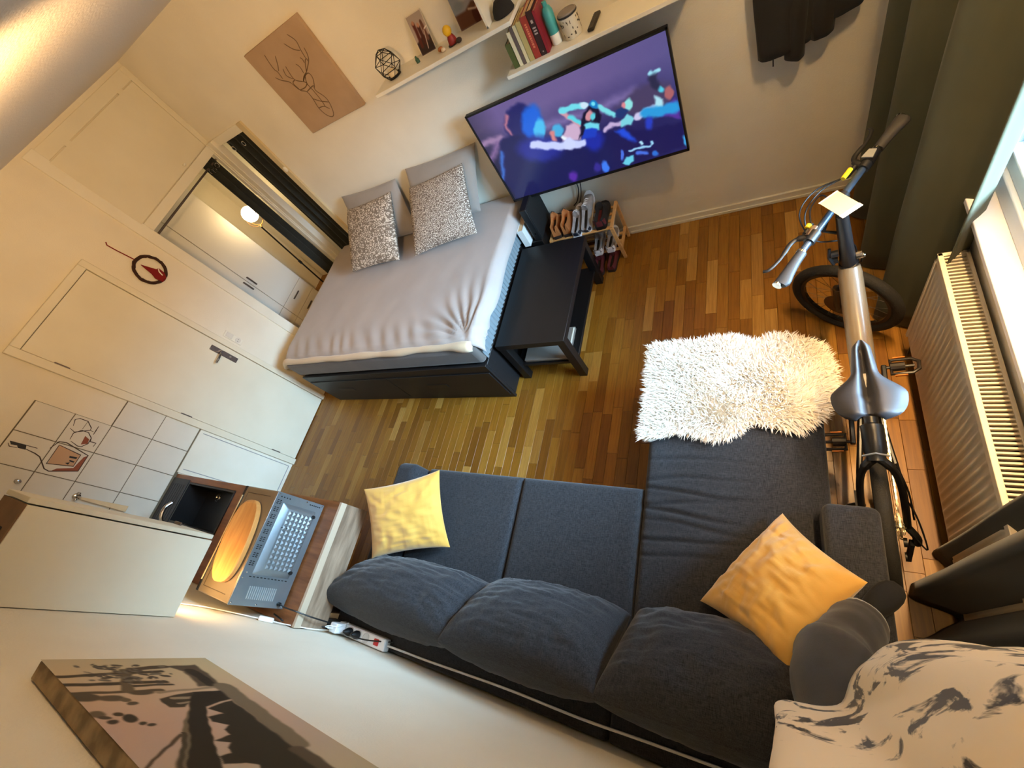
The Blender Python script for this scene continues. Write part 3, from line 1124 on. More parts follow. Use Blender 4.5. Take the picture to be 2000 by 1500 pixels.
part('power_cord', G().tube(smoothpath([(mx1 + 0.012, my0 + 0.022, mz0 + 0.035), (1.93, 0.262, 0.905), (1.99, 0.26, 0.885), (2.03, 0.245, 0.80), (2.04, 0.23, 0.70), (2.06, 0.222, 0.655)], 6), 0.0035, 8), BLACK, mw)

BAM = mat('bamboo', (222, 166, 96), 0.35, c2=(202, 140, 74), nscale=7, stretch=(7, 0.9, 1), detail=5)
Mb = Matrix.Translation((1.735, 0.502, mz1 + 0.002)) @ Matrix.Rotation(math.radians(6), 4, 'Z')
g = G()
rings = []
for z, s in ((0.0, 0.94), (0.003, 1.0), (0.020, 1.0), (0.024, 0.97), (0.0242, 0.9), (0.0225, 0.86)):
    rr_ = []
    for k in range(44):
        t = 2 * PI * k / 44
        cx_, sy_ = math.cos(t), math.sin(t)
        e = 0.72
        rr_.append(tuple(Mb @ Vector((0.108 * s * math.copysign(abs(cx_) ** e, cx_), 0.190 * s * math.copysign(abs(sy_) ** (e + .12), sy_), z))))
    rings.append(rr_)
g.loft(rings)
part('cutting_board', g, BAM, label='long oval wooden cutting board lying on top of the microwave', cat='cutting board')

# power strip on the sofa back with plugs, and cables
PW_ = mat('plug_white', (232, 234, 236), 0.35)
ps = thing('power_strip', 'white power strip with a red switch lying on the sofa back by the wall', 'power strip', (2.21, 0.215, 0.62))
part('body', G().box((2.045, 0.190, 0.602), (2.385, 0.243, 0.642)), PW_, ps, bev=0.006)
g = G()
for x_ in (2.085, 2.145, 2.20, 2.255):
    g.lathe([(0.022, 0.642), (0.022, 0.6445), (0.019, 0.6445), (0.018, 0.6425)], (x_, 0.2165, 0), 16)
part('socket_rims', g, mat('rim_grey', (200, 202, 204), 0.4), ps)
part('red_switch', G().box((2.315, 0.203, 0.640), (2.345, 0.231, 0.648)), mat('switch_red', (150, 12, 14), 0.3, emit=0.25), ps, bev=0.003)
for x_ in (2.145, 2.20):
    o = part('plug', G().lathe([(0.018, 0.645), (0.019, 0.66), (0.013, 0.675), (0.007, 0.69), (0.001, 0.692)], (x_, 0.2165, 0), 14), BLACK,
             label='black round plug in the power strip, %s the white charger' % ('next to' if x_ < 2.17 else 'second from'), cat='plug', group='black plugs in the power strip')
ch = thing('charger', 'white block charger plugged upright into the end of the power strip', 'charger', (2.075, 0.217, 0.645))
part('block', G().box((2.055, 0.196, 0.6455), (2.105, 0.240, 0.705)), PW_, ch, bev=0.005)
part('cable_plug', G().box((2.074, 0.213, 0.705), (2.086, 0.222, 0.738)), PW_, ch, bev=0.002)
part('cable', G().tube(smoothpath([(2.080, 0.2175, 0.738), (2.085, 0.222, 0.757), (2.093, 0.228, 0.74), (2.112, 0.23, 0.70), (2.118, 0.25, 0.648)], 5), 0.0022, 6), PW_, ch)
ad = thing('adapter', 'black square power adapter on the wall end of the power strip', 'adapter', (1.99, 0.216, 0.62))
part('block', G().box((1.965, 0.190, 0.603), (2.037, 0.240, 0.665)), BLACK, ad, bev=0.006)
part('cable', G().tube(smoothpath([(2.0, 0.20, 0.665), (1.95, 0.200, 0.74), (1.90, 0.198, 0.85), (1.885, 0.205, 0.87), (1.82, 0.21, 0.865)], 6), 0.004, 8), BLACK, ad)
part('black_cable', G().tube(smoothpath([(2.20, 0.2165, 0.692), (2.23, 0.214, 0.70), (2.28, 0.215, 0.672), (2.33, 0.222, 0.656), (2.40, 0.235, 0.612)], 6), 0.0032, 8), BLACK, label='thin black cable from the second plug across the power strip', cat='cable')
P = [(2.385, 0.216, 0.62), (2.45, 0.216, 0.611), (2.62, 0.218, 0.607), (2.85, 0.226, 0.607), (3.07, 0.232, 0.607), (3.35, 0.232, 0.607), (3.6, 0.241, 0.607), (3.85, 0.247, 0.607), (4.15, 0.245, 0.607)]
part('white_cable', G().tube(smoothpath(P, 8), 0.0048, 8), PW_, label='white mains cable running along the top of the sofa back', cat='cable')
sc = thing('light_switch_cable', 'thin white cable with an inline rocker switch on the wall behind the microwave', 'cable', (1.88, 0.195, 0.9))
P = [(1.64, 0.235, 1.345), (1.63, 0.194, 1.24), (1.67, 0.192, 1.13), (1.78, 0.193, 1.02), (1.862, 0.194, 0.955), (1.90, 0.194, 0.92), (1.97, 0.194, 0.85), (2.02, 0.194, 0.76), (2.05, 0.20, 0.66)]
part('cord', G().tube(smoothpath(P, 5), 0.0024, 6), PW_, sc)
part('switch', G().beam((1.855, 0.197, 0.962), (1.905, 0.197, 0.915), 0.016, 0.022, (0, 1, 0)), PW_, sc, bev=0.005)

# bridge picture on the sofa wall
BRW = mat('print_paint', (255, 255, 255), 0.75, attr='paint', spec=0.2)
bp_ = thing('bridge_canvas', 'large sepia canvas print of a suspension bridge on the sofa wall', 'picture', (3.15, 0.205, 1.57))
part('stretcher', G().box((2.572, 0.188, 1.572), (3.77, 0.2235, 1.932)), mat('canvas_side', (104, 88, 62), 0.8, c2=(150, 130, 96), nscale=14, ramp=(.4, .6)), bp_, bev=0.003)
BR = [('line', [(119, 368), (103, 156)], 16, (70, 58, 38), 4),('line', [(170, 373), (177, 178)], 18, (66, 54, 36), 4),('line', [(219, 377), (229, 206)], 14, (84, 70, 46), 4),('line', [(196, 246), (196, 172)], 12, (70, 58, 38), 3),('line', [(81, 213), (70, 136)], 22, (80, 66, 46), 4),('line', [(90, 229), (223, 267)], 22, (100, 84, 56), 4),('poly', [(66, 134), (58, 53), (227, 63), (218, 118), (109, 105)], 0, (88, 74, 52), 6),('line', [(104, 86), (212, 84)], 28, (48, 40, 28), 4),('line', [(243, 215), (226, 50)], 12, (150, 128, 92), 3),('ell', [(266, 386), (270, 367), (305, 395)], 0, (70, 60, 42), 6),('ell', [(244, 347), (250, 322), (265, 353)], 0, (84, 72, 50), 6),('ell', [(258, 308), (263, 286), (275, 313)], 0, (92, 78, 54), 6),('ell', [(237, 247), (241, 224), (249, 252)], 0, (84, 72, 50), 6),('ell', [(329, 353), (333, 339), (344, 357)], 0, (104, 88, 60), 5),('ell', [(369, 340), (371, 332), (379, 343)], 0, (60, 50, 36), 4),('ell', [(362, 311), (365, 300), (380, 317)], 0, (56, 48, 34), 4),('ell', [(389, 301), (391, 295), (396, 303)], 0, (64, 54, 38), 3),('ell', [(401, 289), (403, 282), (407, 291)], 0, (64, 54, 38), 3),('ell', [(404, 370), (405, 365), (410, 372)], 0, (70, 58, 40), 3),('ell', [(338, 320), (341, 312), (347, 322)], 0, (70, 58, 40), 3),('ell', [(292, 282), (294, 272), (302, 285)], 0, (88, 74, 52), 3),('ell', [(347, 346), (350, 336), (354, 348)], 0, (76, 64, 46), 3),('ell', [(271, 289), (274, 279), (282, 293)], 0, (104, 88, 60), 3),('poly', [(276, 227), (252, 145), (299, 170), (331, 201), (328, 229)], 0, (62, 52, 36), 3),('line', [(282, 200), (285, 166)], 14, (150, 130, 94), 2),('line', [(310, 202), (309, 178)], 9, (150, 130, 94), 2),('poly', [(252, 145), (253, 81), (308, 85), (342, 159), (416, 191), (509, 224), (604, 257), (688, 295), (663, 341), (316, 185)], 0, (44, 36, 24), 3),('poly', [(325, 188), (494, 262), (663, 341), (653, 359), (574, 319), (489, 275)], 0, (112, 98, 70), 3),('line', [(452, 254), (578, 312)], 8, (70, 60, 42), 2),('line', [(580, 379), (557, 358), (457, 262)], 7, (80, 66, 46), 2),('poly', [(318, 90), (590, 98), (681, 89), (855, 91), (712, 250), (630, 200), (613, 196), (597, 215), (589, 249), (559, 240), (555, 217), (536, 212), (520, 195), (500, 219), (487, 180), (461, 183), (442, 163), (418, 185), (393, 179), (385, 144), (352, 160)], 0, (50, 42, 28), 3),('line', [(227, 63), (565, 80)], 44, (120, 102, 72), 6),('line', [(590, 98), (692, 98)], 34, (86, 72, 50), 6),]


def br_base(u, v):
    a = np.stack([184 + 8 * np.sin(u * 9), 166 + 8 * np.sin(u * 9 + 1), 138 + 8 * v], -1)
    return a


rb_ = random.Random(8)
for k in range(90):
    cx_ = 40 + rb_.random() * 110 + 60 * (rb_.random() ** 2)
    cz_ = 250 - (cx_ - 60) * 0.35 + rb_.gauss(0, 45)
    r_ = 2.5 + rb_.random() * 6
    tone = rb_.choice(((66, 58, 44), (84, 74, 56), (110, 98, 76)))
    BR.insert(6, ('ell', [(cx_, cz_), (cx_ + r_, cz_ + rb_.gauss(0, 2)), (cx_ + rb_.gauss(0, 2), cz_ + r_ * (0.6 + rb_.random()))], 0, tone, 2.5))
paint_grid('print', 460, 140, 1.20, 0.362, [(k, p, w_, (c[0] * .95, c[1], c[2] * 1.15), s_ * 0.8) for k, p, w_, c, s_ in BR], br_base, lambda a, c: (2.571 + a, 0.2242, 1.571 + c), BRW, bp_, flip=True, warp=1.6)

# ------------------------------------------------------------------ bed
BEDB = mat('black_brown', (24, 22, 23), 0.5, c2=(17, 16, 17), nscale=5, stretch=(1, 8, 8))
bed = thing('bed', 'black daybed with two drawers and a grey mattress, its back to the television wall', 'bed', (1.33, 2.58, 0))
part('frame', G().box((0.306, 1.872, 0.02), (2.352, 3.30, 0.44)), BEDB, bed, bev=0.004)
part('footboard', G().box((0.306, 1.850, 0.0), (2.352, 1.872, 0.452)), BEDB, bed, bev=0.003)
for a, c, hx in ((0.325, 1.325, 0.68), (1.332, 2.334, 1.76)):
    d = part('drawer', G().box((a, 1.842, 0.05), (c, 1.850, 0.37)), BEDB, bed, bev=0.002)
    g = G().box((hx - 0.10, 1.838, 0.20), (hx + 0.10, 1.8425, 0.245))
    h_ = part('handle', g, BLACK, d, bev=0.001)
GREYS = mat('grey_sheet', (92, 86, 82), 0.9, c2=(80, 75, 72), nscale=9, sheen=0.2, bump=0.15, bscale=400)
mt_ = part('mattress', G().box((0.27, 1.868, 0.452), (2.36, 3.295, 0.628)), GREYS, bed, bev=0.035, seg=4)
g = G()
rows = []
for i in range(150):
    y = 1.91 + i * (3.26 - 1.91) / 149
    rows.append([(2.3605 + 0.004 + 0.0045 * math.sin(i * 2 * PI / 4.2), y, 0.462 + j * 0.155 / 3) for j in range(4)])
g.grid(rows)
part('ribbed_side', g, mat('ribbed_ticking', (104, 116, 122), 0.85), mt_)

DUV = mat('duvet_cotton', (176, 166, 160), 0.9, c2=(168, 158, 152), nscale=4, sheen=0.25, bump=0.12, bscale=260, spec=0.2)
CRM = mat('duvet_cream', (206, 186, 156), 0.9, sheen=0.3, bump=0.2, bscale=120, spec=0.2)
dv = thing('duvet', 'pale grey duvet with a cream folded border spread over the daybed', 'duvet', (1.25, 2.6, 0.63))
ux0, ux1, uy0, uy1 = 0.135, 2.395, 1.905, 3.285
corner = Vector((2.33, 1.93))


def duv_z(x, y):
    z = 0.668 + 0.010 * noise.noise(Vector((x * 1.9, y * 1.9, 3))) + 0.004 * noise.noise(Vector((x * 6, y * 6, 5)))
    d = Vector((x, y)) - corner
    r = d.length
    a = math.atan2(d.y, d.x)
    z += 0.010 * math.exp(-((r - 0.22) / 0.24) ** 2) * math.sin(a * 26 + 2 * noise.noise(Vector((x * 4, y * 4, 1)))) * min(1, r / 0.1)
    z += 0.006 * math.exp(-((y - 2.02) / 0.10) ** 2) * math.sin(x * 40 + y * 20 + 3 * noise.noise(Vector((x * 3, 0, 2))))
    ex = ux1 - 0.055 * (1 + .5 * noise.noise(Vector((y * 5, 2, 2))))
    if x > ex:
        z -= 0.085 * ((x - ex) / (ux1 - ex)) ** 1.6
    if x < 0.30:
        q = (0.30 - x) / 0.165
        z -= 0.12 * q ** 1.7
    if y < uy0 + 0.05:
        z -= 0.040 * ((uy0 + 0.05 - y) / 0.05) ** 2
    if y > 3.12:
        z -= 0.02 * ((y - 3.12) / 0.16)
    return z


NX, NY = 150, 110
rows = []
for i in range(NX + 1):
    x = ux0 + (ux1 - ux0) * i / NX
    row = []
    for j in range(NY + 1):
        y = uy0 + (uy1 - uy0) * j / NY
        yy = y + (0.03 * noise.noise(Vector((x * 1.7, 9, 1))) + 0.035 * math.exp(-((x - 0.25) / 0.25) ** 2)) * (1 - j / NY)
        row.append((x + 0.012 * noise.noise(Vector((y * 4, 3, 3))), yy, duv_z(x, y)))
    rows.append(row)
part('cover', G().grid(rows), DUV, dv, solid=0.012, ang=180)
# rolled cream border along the foot edge and left edge
P = []
R = []
for k in range(60):
    x = 0.165 + (2.345 - 0.165) * k / 59
    P.append((x, 1.908 + 0.03 * noise.noise(Vector((x * 1.7, 9, 1))) + 0.035 * math.exp(-((x - 0.25) / 0.25) ** 2) - 0.010, 0.640 - (0.085 * ((0.30 - x) / 0.135) ** 1.5 if x < 0.3 else 0) - 0.012 * max(0, (x - 2.2) / 0.15) + 0.003 * noise.noise(Vector((x * 9, 4, 4)))))
    R.append(0.026 + 0.007 * noise.noise(Vector((x * 5, 7, 7))) + (0.010 * math.exp(-((x - 2.28) / 0.08) ** 2)))
part('cream_border', G().tube(P, R, 12, flat=0.95), CRM, dv, ang=180)
P = [(0.128 + 0.01 * noise.noise(Vector((y * 5, 1, 1))), y, 0.545 + 0.01 * noise.noise(Vector((y * 4, 2, 1)))) for y in np.linspace(1.95, 3.25, 30)]
part('cream_border', G().tube(P, [0.022 + 0.005 * noise.noise(Vector((p[1] * 6, 0, 3))) for p in P], 10), CRM, dv, ang=180)

PGREY = mat('grey_pillow_cotton', (150, 143, 136), 0.9, c2=(142, 136, 130), nscale=5, sheen=0.2, bump=0.1, bscale=300, spec=0.2)


def patterned(name, dark, light, scale, mode):
    mt = bpy.data.materials.new(name)
    mt.use_nodes = True
    n = mt.node_tree.nodes
    l = mt.node_tree.links
    b = n['Principled BSDF']
    b.inputs['Roughness'].default_value = 0.9
    b.inputs['Specular IOR Level'].default_value = 0.15
    uv = n.new('ShaderNodeUVMap')
    uv.uv_map = 'uv'
    # rows of rosettes: voronoi cells with rings inside, plus fine sprigs
    mp = n.new('ShaderNodeMapping')
    mp.inputs['Scale'].default_value = (scale, scale * 1.15, 1)
    l.new(uv.outputs[0], mp.inputs[0])
    v1 = n.new('ShaderNodeTexVoronoi')
    v1.inputs['Scale'].default_value = 1.0
    v1.inputs['Randomness'].default_value = 0.35 if mode == 'ring' else 0.7
    l.new(mp.outputs[0], v1.inputs['Vector'])
    s1 = n.new('ShaderNodeMath')
    s1.operation = 'SINE'
    mu = n.new('ShaderNodeMath')
    mu.operation = 'MULTIPLY'
    mu.inputs[1].default_value = 24.0 if mode == 'ring' else 15.0
    l.new(v1.outputs['Distance'], mu.inputs[0])
    l.new(mu.outputs[0], s1.inputs[0])
    v2 = n.new('ShaderNodeTexVoronoi')
    v2.inputs['Scale'].default_value = 3.6
    l.new(mp.outputs[0], v2.inputs['Vector'])
    ad = n.new('ShaderNodeMath')
    ad.operation = 'MULTIPLY_ADD'
    ad.inputs[1].default_value = 2.6
    l.new(v2.outputs['Distance'], ad.inputs[0])
    l.new(s1.outputs[0], ad.inputs[2])
    src = ad.outputs[0]
    r = n.new('ShaderNodeValToRGB')
    r.color_ramp.interpolation = 'LINEAR'
    r.color_ramp.elements[0].position = 0.38
    r.color_ramp.elements[0].color = lin(light) + (1,)
    r.color_ramp.elements[1].position = 0.52
    r.color_ramp.elements[1].color = lin(dark) + (1,)
    mr = n.new('ShaderNodeMapRange')
    mr.inputs['From Min'].default_value = -1.0
    mr.inputs['From Max'].default_value = 3.4
    l.new(src, mr.inputs['Value'])
    l.new(mr.outputs[0], r.inputs[0])
    l.new(r.outputs[0], b.inputs['Base Color'])
    return mt


def pillow_uv(o, nu=26):
    me = o.data
    uvl = me.uv_layers.new(name='uv')
    N = nu + 1
    us = [math.sin(PI / 2 * (-1 + 2 * i / nu)) * 0.5 + (-1 + 2 * i / nu) * 0.5 for i in range(N)]
    for lp_ in me.loops:
        v = lp_.vertex_index % (N * N)
        uvl.data[lp_.index].uv = ((us[v // N] + 1) / 2, (us[v % N] + 1) / 2)


PAT1 = patterned('floral_print', (120, 108, 96), (206, 196, 181), 17.0, 'sprig')
PAT2 = patterned('rosette_print', (112, 99, 89), (206, 197, 184), 15.0, 'ring')
g = G().pillow([(0.84, 3.25, 1.14), (1.455, 3.27, 1.105), (1.50, 3.05, 0.735), (0.86, 3.02, 0.735)], 0.16, seed=1, wr=0.008)
part('pillow', g, PGREY, label='left grey pillow leaning on the wall behind the narrower patterned cushion', cat='pillow', ang=180, group='plain grey pillows')
g = G().pillow([(1.60, 3.27, 1.145), (2.26, 3.28, 1.13), (2.12, 3.08, 0.735), (1.52, 3.03, 0.735)], 0.16, seed=2, wr=0.010)
part('pillow', g, PGREY, label='right grey pillow leaning on the wall next to the television', cat='pillow', ang=180, group='plain grey pillows')
sc_ = 1.035


def bring(P, s):
    return [tuple(CAM_C + s * (np.array(p) - CAM_C)) for p in P]


def bring2(P, S):
    return [tuple(CAM_C + s * (np.array(p) - CAM_C)) for p, s in zip(P, S)]


g = G().pillow(bring2([[0.869, 3.169, 1.057], [1.307, 3.286, 1.012], [1.409, 2.754, 0.742], [0.99, 2.63, 0.833]], (0.985, 0.955, 1.0, 1.045)), 0.17, seed=3, wr=0.007)
o = part('cushion', g, PAT1, label='cushion with a banded grey floral print, left on the bed', cat='cushion', ang=180, group='patterned bed cushions', recalc=False)
pillow_uv(o)
g = G().pillow(bring2([[1.596, 3.177, 1.045], [2.063, 3.298, 1.017], [2.213, 2.773, 0.785], [1.729, 2.614, 0.85]], (0.985, 0.955, 1.025, 1.055)), 0.17, seed=5, wr=0.007)
o = part('cushion', g, PAT2, label='cushion with a grey rosette print, right on the bed', cat='cushion', ang=180, group='patterned bed cushions')
pillow_uv(o)

# ------------------------------------------------------------------ bench beside the bed
bn = thing('bench', 'black-brown low bench table with a lower shelf beside the bed', 'table', (2.635, 2.44, 0))
BN = mat('bench_black', (20, 17, 17), 0.42, c2=(13, 12, 12), nscale=5, stretch=(8, 1, 8))
part('tabletop', G().box((2.385, 2.00, 0.405), (2.893, 2.885, 0.452)), BN, bn, bev=0.002)
for x in (2.389, 2.833):
    for y in (2.004, 2.825):
        part('leg', G().box((x, y, 0.0), (x + 0.056, y + 0.056, 0.406)), BN, bn, bev=0.002)
part('lower_shelf', G().box((2.41, 2.03, 0.135), (2.87, 2.86, 0.16)), BN, bn, bev=0.002)
lt = thing('laptop', 'grey closed laptop lying on the lower shelf of the black bench', 'laptop', (2.66, 2.2, 0.16))
GL = mat('laptop_grey', (128, 120, 112), 0.4, 0.4)
part('body', G().box((2.47, 2.045, 0.161), (2.82, 2.30, 0.178)), GL, lt, bev=0.006)
part('lid', G().box((2.47, 2.045, 0.179), (2.82, 2.30, 0.187)), mat('laptop_lid', (150, 142, 134), 0.38, 0.4), lt, bev=0.003)
part('white_edge', G().box((2.806, 2.06, 0.187), (2.816, 2.29, 0.190)), TRIM, lt)
part('cloth', G().pillow([(2.48, 2.16, 0.198), (2.58, 2.15, 0.198), (2.58, 2.21, 0.198), (2.48, 2.22, 0.198)], 0.02, nu=10, seed=9), TRIM, label='small white folded cloth lying on the laptop under the bench', cat='cloth')

# things at the wall end of the bench
gc = thing('game_console', 'black upright game console standing at the wall end of the bench', 'console', (2.50, 3.1, 0.452))
g = G()
g.box((2.435, 2.96, 0.0), (2.53, 3.26, 0.43))
part('media_stand', g, BN, bev=0.003, label='low black stand between the bench and the television wall', cat='stand')
part('body', G().box((2.475, 2.965, 0.431), (2.53, 3.245, 0.72)), BLACK, gc, bev=0.006)
part('side_plate', G().box((2.5305, 2.97, 0.436), (2.536, 3.24, 0.716)), mat('console_matt', (9, 9, 10), 0.7), gc, bev=0.002)
part('button', G().cyl((2.505, 2.962, 0.50), (2.505, 2.966, 0.50), 0.006, 10), CHROME, gc)
wb = thing('white_book', 'thick white book standing upright beside the black console', 'book', (2.44, 3.0, 0.452))
part('cover', G().box((2.395, 2.93, 0.4315), (2.40, 3.13, 0.585)).box((2.438, 2.93, 0.4315), (2.443, 3.13, 0.585)).box((2.395, 2.925, 0.4315), (2.443, 2.931, 0.585)), mat('book_white', (212, 214, 210), 0.5), wb)
part('pages', G().box((2.400, 2.931, 0.434), (2.438, 3.126, 0.581)), mat('paper', (206, 178, 138), 0.8), wb)

# ------------------------------------------------------------------ shoe rack and shoes
BEECH = mat('beech', (222, 178, 118), 0.5, c2=(206, 160, 100), nscale=6, stretch=(1, 1, 8))
rk = thing('shoe_rack', 'small beech shoe rack with slatted shelves against the television wall', 'rack', (2.83, 3.15, 0))
for x in (2.565, 3.042):
    part('side_frame', G().beam((x, 3.06, 0), (x, 3.005, 0.36), 0.018, 0.024, (1, 0, 0)), BEECH, rk, bev=0.002)
    part('side_frame', G().beam((x, 3.285, 0), (x, 3.265, 0.36), 0.018, 0.024, (1, 0, 0)), BEECH, rk, bev=0.002)
    part('cross_bar', G().beam((x, 3.0, 0.36), (x, 3.27, 0.36), 0.020, 0.022), BEECH, rk, bev=0.002)
    part('cross_bar', G().beam((x, 3.05, 0.11), (x, 3.28, 0.11), 0.020, 0.018), BEECH, rk, bev=0.002)
for z, ys_ in ((0.352, (3.02, 3.09, 3.16, 3.23)), (0.112, (3.05, 3.13, 3.21))):
    for y in ys_:
        part('slat', G().box((2.574, y - 0.012, z - 0.005), (3.034, y + 0.012, z + 0.005)), BEECH, rk, bev=0.0015)


def shoe(name, label, M, L, W, Hh, upper, sole, lining, low=True, toe=None, group=None, lace=None, cat='shoe'):
    """local frame: +y to the toe, z up, origin at sole centre"""
    t = thing(name, label, cat, M=M, group=group)

    def W2(p):
        return tuple(M @ Vector(p))
    prof = [(-0.50, 0.62), (-0.46, 0.78), (-0.36, 0.84), (-0.15, 0.80), (0.05, 0.88), (0.22, 1.0), (0.36, 0.92), (0.45, 0.66), (0.50, 0.28)]

    def hw(s):
        for i in range(len(prof) - 1):
            if prof[i][0] <= s <= prof[i + 1][0]:
                q = (s - prof[i][0]) / (prof[i + 1][0] - prof[i][0])
                return (prof[i][1] + q * (prof[i + 1][1] - prof[i][1])) * W / 2
        return 0.1 * W
    N = 18
    # sole
    rings = []
    for z, k in ((0, 0.93), (0.004, 1.0), (0.022, 1.04), (0.028, 1.0)):
        r = []
        for i in range(N + 1):
            s = -0.5 + i / N
            r.append((hw(s) * k, s * L * (1 + 0.02 * (k - 1) * 10), z + (0.012 * max(0, s - 0.3) / 0.2)))
        for i in range(N, -1, -1):
            s = -0.5 + i / N
            r.append((-hw(s) * k, s * L * (1 + 0.02 * (k - 1) * 10), z + (0.012 * max(0, s - 0.3) / 0.2)))
        rings.append([W2(p) for p in r])
    part('sole', G().loft(rings), sole, t, recalc=True)
    # upper: cross sections along the shoe; the collar is open at the rear
    secs = []
    for i in range(N + 1):
        s = -0.49 + 0.98 * i / N
        if s < 0.02:
            h = Hh * (1.0 if low else 1.0) * (1 - 0.10 * math.sin(PI * (s + 0.49) / 0.5))
        else:
            q = (s - 0.02) / 0.47
            h = Hh * (1 - q) ** 1.1 * (0.55) + 0.050 * (1 - q ** 4) + Hh * 0.35 * max(0, 1 - q * 3)
        secs.append((s, h))
    rows_ = []
    for s, h in secs:
        row = []
        for j in range(17):
            a = PI * j / 16
            wd_ = hw(s) * 0.98
            open_ = s < 0.02
            cx_ = math.cos(a)
            sz_ = math.sin(a)
            xx = wd_ * (cx_ if not open_ else math.copysign(abs(cx_) ** 0.6, cx_))
            if open_:
                wcol = wd_ * 0.55
                f = sz_
                xx = math.copysign(max(wcol, wd_ * (1 - 0.35 * f)), cx_) if abs(cx_) > 0.25 else wcol * cx_ / 0.25
                zz = 0.024 + (h - 0.024) * min(1, f / math.sin(math.acos(0.25)))
                if abs(cx_) <= 0.25:
                    zz = h - (0.25 - abs(cx_)) / 0.25 * h * 0.55
                row.append((xx, s * L, zz))
            else:
                row.append((xx, s * L, 0.024 + (max(h, 0.032) - 0.024) * sz_ ** 0.75))
        rows_.append([W2(p) for p in row])
    g_ = G().grid(rows_)
    n_ = 17
    for e, fl in ((0, False), (N, True)):
        ring_ = [e * n_ + j for j in range(n_)]
        g_.f.append(tuple(ring_) if fl else tuple(ring_[::-1]))
    part('upper', g_, upper, t, ang=60)
    part('insole', G().ball((0, 0, 0), 1, 12, 6, M=Matrix.Diagonal((1, 1, 1))) if False else G().loft([[W2((hw(s_) * 0.5 * sg, s_ * L, Hh * 0.62)) for s_, sg in ((-0.42, 1), (-0.3, 1.1), (-0.1, 1.1), (0.0, 0.9), (0.0, -0.9), (-0.1, -1.1), (-0.3, -1.1), (-0.42, -1))],
                                                                                                          [W2((hw(s_) * 0.5 * sg, s_ * L, Hh * 0.66)) for s_, sg in ((-0.42, 1), (-0.3, 1.1), (-0.1, 1.1), (0.0, 0.9), (0.0, -0.9), (-0.1, -1.1), (-0.3, -1.1), (-0.42, -1))]]), lining, t)
    if lace:
        g_ = G()
        for k in range(5):
            s = 0.05 + k * 0.05
            h = Hh * (1 - (s - 0.02) / 0.47) ** 1.1 * 0.55 + 0.050 + Hh * 0.35 * max(0, 1 - (s - 0.02) / 0.47 * 3) + 0.002
            g_.tube([W2((-hw(s) * 0.42, s * L, h - 0.012)), W2((0, s * L + 0.004, h + 0.001)), W2((hw(s) * 0.42, s * L, h - 0.012))], 0.0032, 6)
        part('laces', g_, lace, t)
    if toe:
        part('heel_patch', G().loft([[W2((hw(-0.40) * 1.04 * math.cos(a), -0.40 * L - 0.105 * L * math.sin(a), z)) for a in np.linspace(0.1, PI - 0.1, 10)] + [W2((hw(-0.40) * 0.9 * math.cos(a), -0.40 * L - 0.08 * L * math.sin(a), z)) for a in np.linspace(PI - 0.1, 0.1, 10)] for z in (0.03, Hh * 0.75)]), toe, t)
    return t


GRYU = mat('sneaker_grey', (150, 146, 146), 0.85, c2=(132, 128, 128), nscale=30)
SOLEW = mat('sole_white', (226, 226, 230), 0.6)
NAVY = mat('navy_patch', (26, 32, 46), 0.7)
TANL = mat('tan_leather', (176, 110, 58), 0.6, c2=(150, 88, 44), nscale=12)
SOLEB = mat('sole_brown', (44, 30, 22), 0.7)
MARO = mat('maroon_suede', (92, 28, 34), 0.85)
DARKL = mat('dark_lining', (22, 20, 20), 0.9)


def place(x, y, z, yaw, pitch=0, roll=0):
    return Matrix.Translation((x, y, z)) @ Matrix.Rotation(yaw, 4, 'Z') @ Matrix.Rotation(pitch, 4, 'X') @ Matrix.Rotation(roll, 4, 'Y')


shoe('ankle_boot', 'tan leather boot on the rack, left of its pair next to the console', place(2.610, 3.14, 0.358, 0.12), 0.25, 0.088, 0.125, TANL, SOLEB, DARKL, group='tan boots on the rack', lace=DARKL, cat='boot')
shoe('ankle_boot', 'tan leather boot on the rack, right of its pair next to the grey sneakers', place(2.702, 3.14, 0.358, 0.05), 0.25, 0.088, 0.125, TANL, SOLEB, DARKL, group='tan boots on the rack', lace=DARKL, cat='boot')
shoe('sneaker', 'grey sneaker with white sole and navy heel on the rack, left of its pair', place(2.785, 3.135, 0.368, -0.03, 0.22), 0.28, 0.085, 0.085, GRYU, SOLEW, DARKL, toe=NAVY, group='grey sneakers on the rack', lace=SOLEW)
shoe('sneaker', 'grey sneaker with white sole on the rack, right of its pair, toe raised', place(2.868, 3.165, 0.405, -0.10, 0.50), 0.30, 0.088, 0.085, GRYU, SOLEW, DARKL, toe=NAVY, group='grey sneakers on the rack', lace=SOLEW)
shoe('dark_shoe', 'black and maroon shoe at the right end of the upper rack shelf', place(2.965, 3.14, 0.358, 0.02), 0.26, 0.105, 0.10, DARKL, BLACK, MARO, toe=MARO)
shoe('low_sneaker', 'grey low sneaker with white heel on the lower rack shelf, left of its pair', place(2.865, 3.13, 0.118, 0.06), 0.25, 0.085, 0.07, GRYU, SOLEW, DARKL, toe=SOLEW, group='low sneakers on the lower rack shelf')
shoe('low_sneaker', 'grey low sneaker with white heel on the lower rack shelf, right of its pair', place(2.967, 3.14, 0.118, 0.0), 0.25, 0.085, 0.07, GRYU, SOLEW, DARKL, toe=SOLEW, group='low sneakers on the lower rack shelf')
shoe('brown_shoe', 'dark maroon shoe on the floor under the rack, nearer the bench', place(2.845, 3.03, 0.0, 0.1), 0.25, 0.085, 0.07, MARO, SOLEB, DARKL, group='maroon shoes under the rack')
shoe('brown_shoe', 'dark maroon shoe on the floor under the rack, nearer the rack end', place(2.955, 3.05, 0.0, -0.05), 0.25, 0.085, 0.07, MARO, SOLEB, DARKL, group='maroon shoes under the rack')

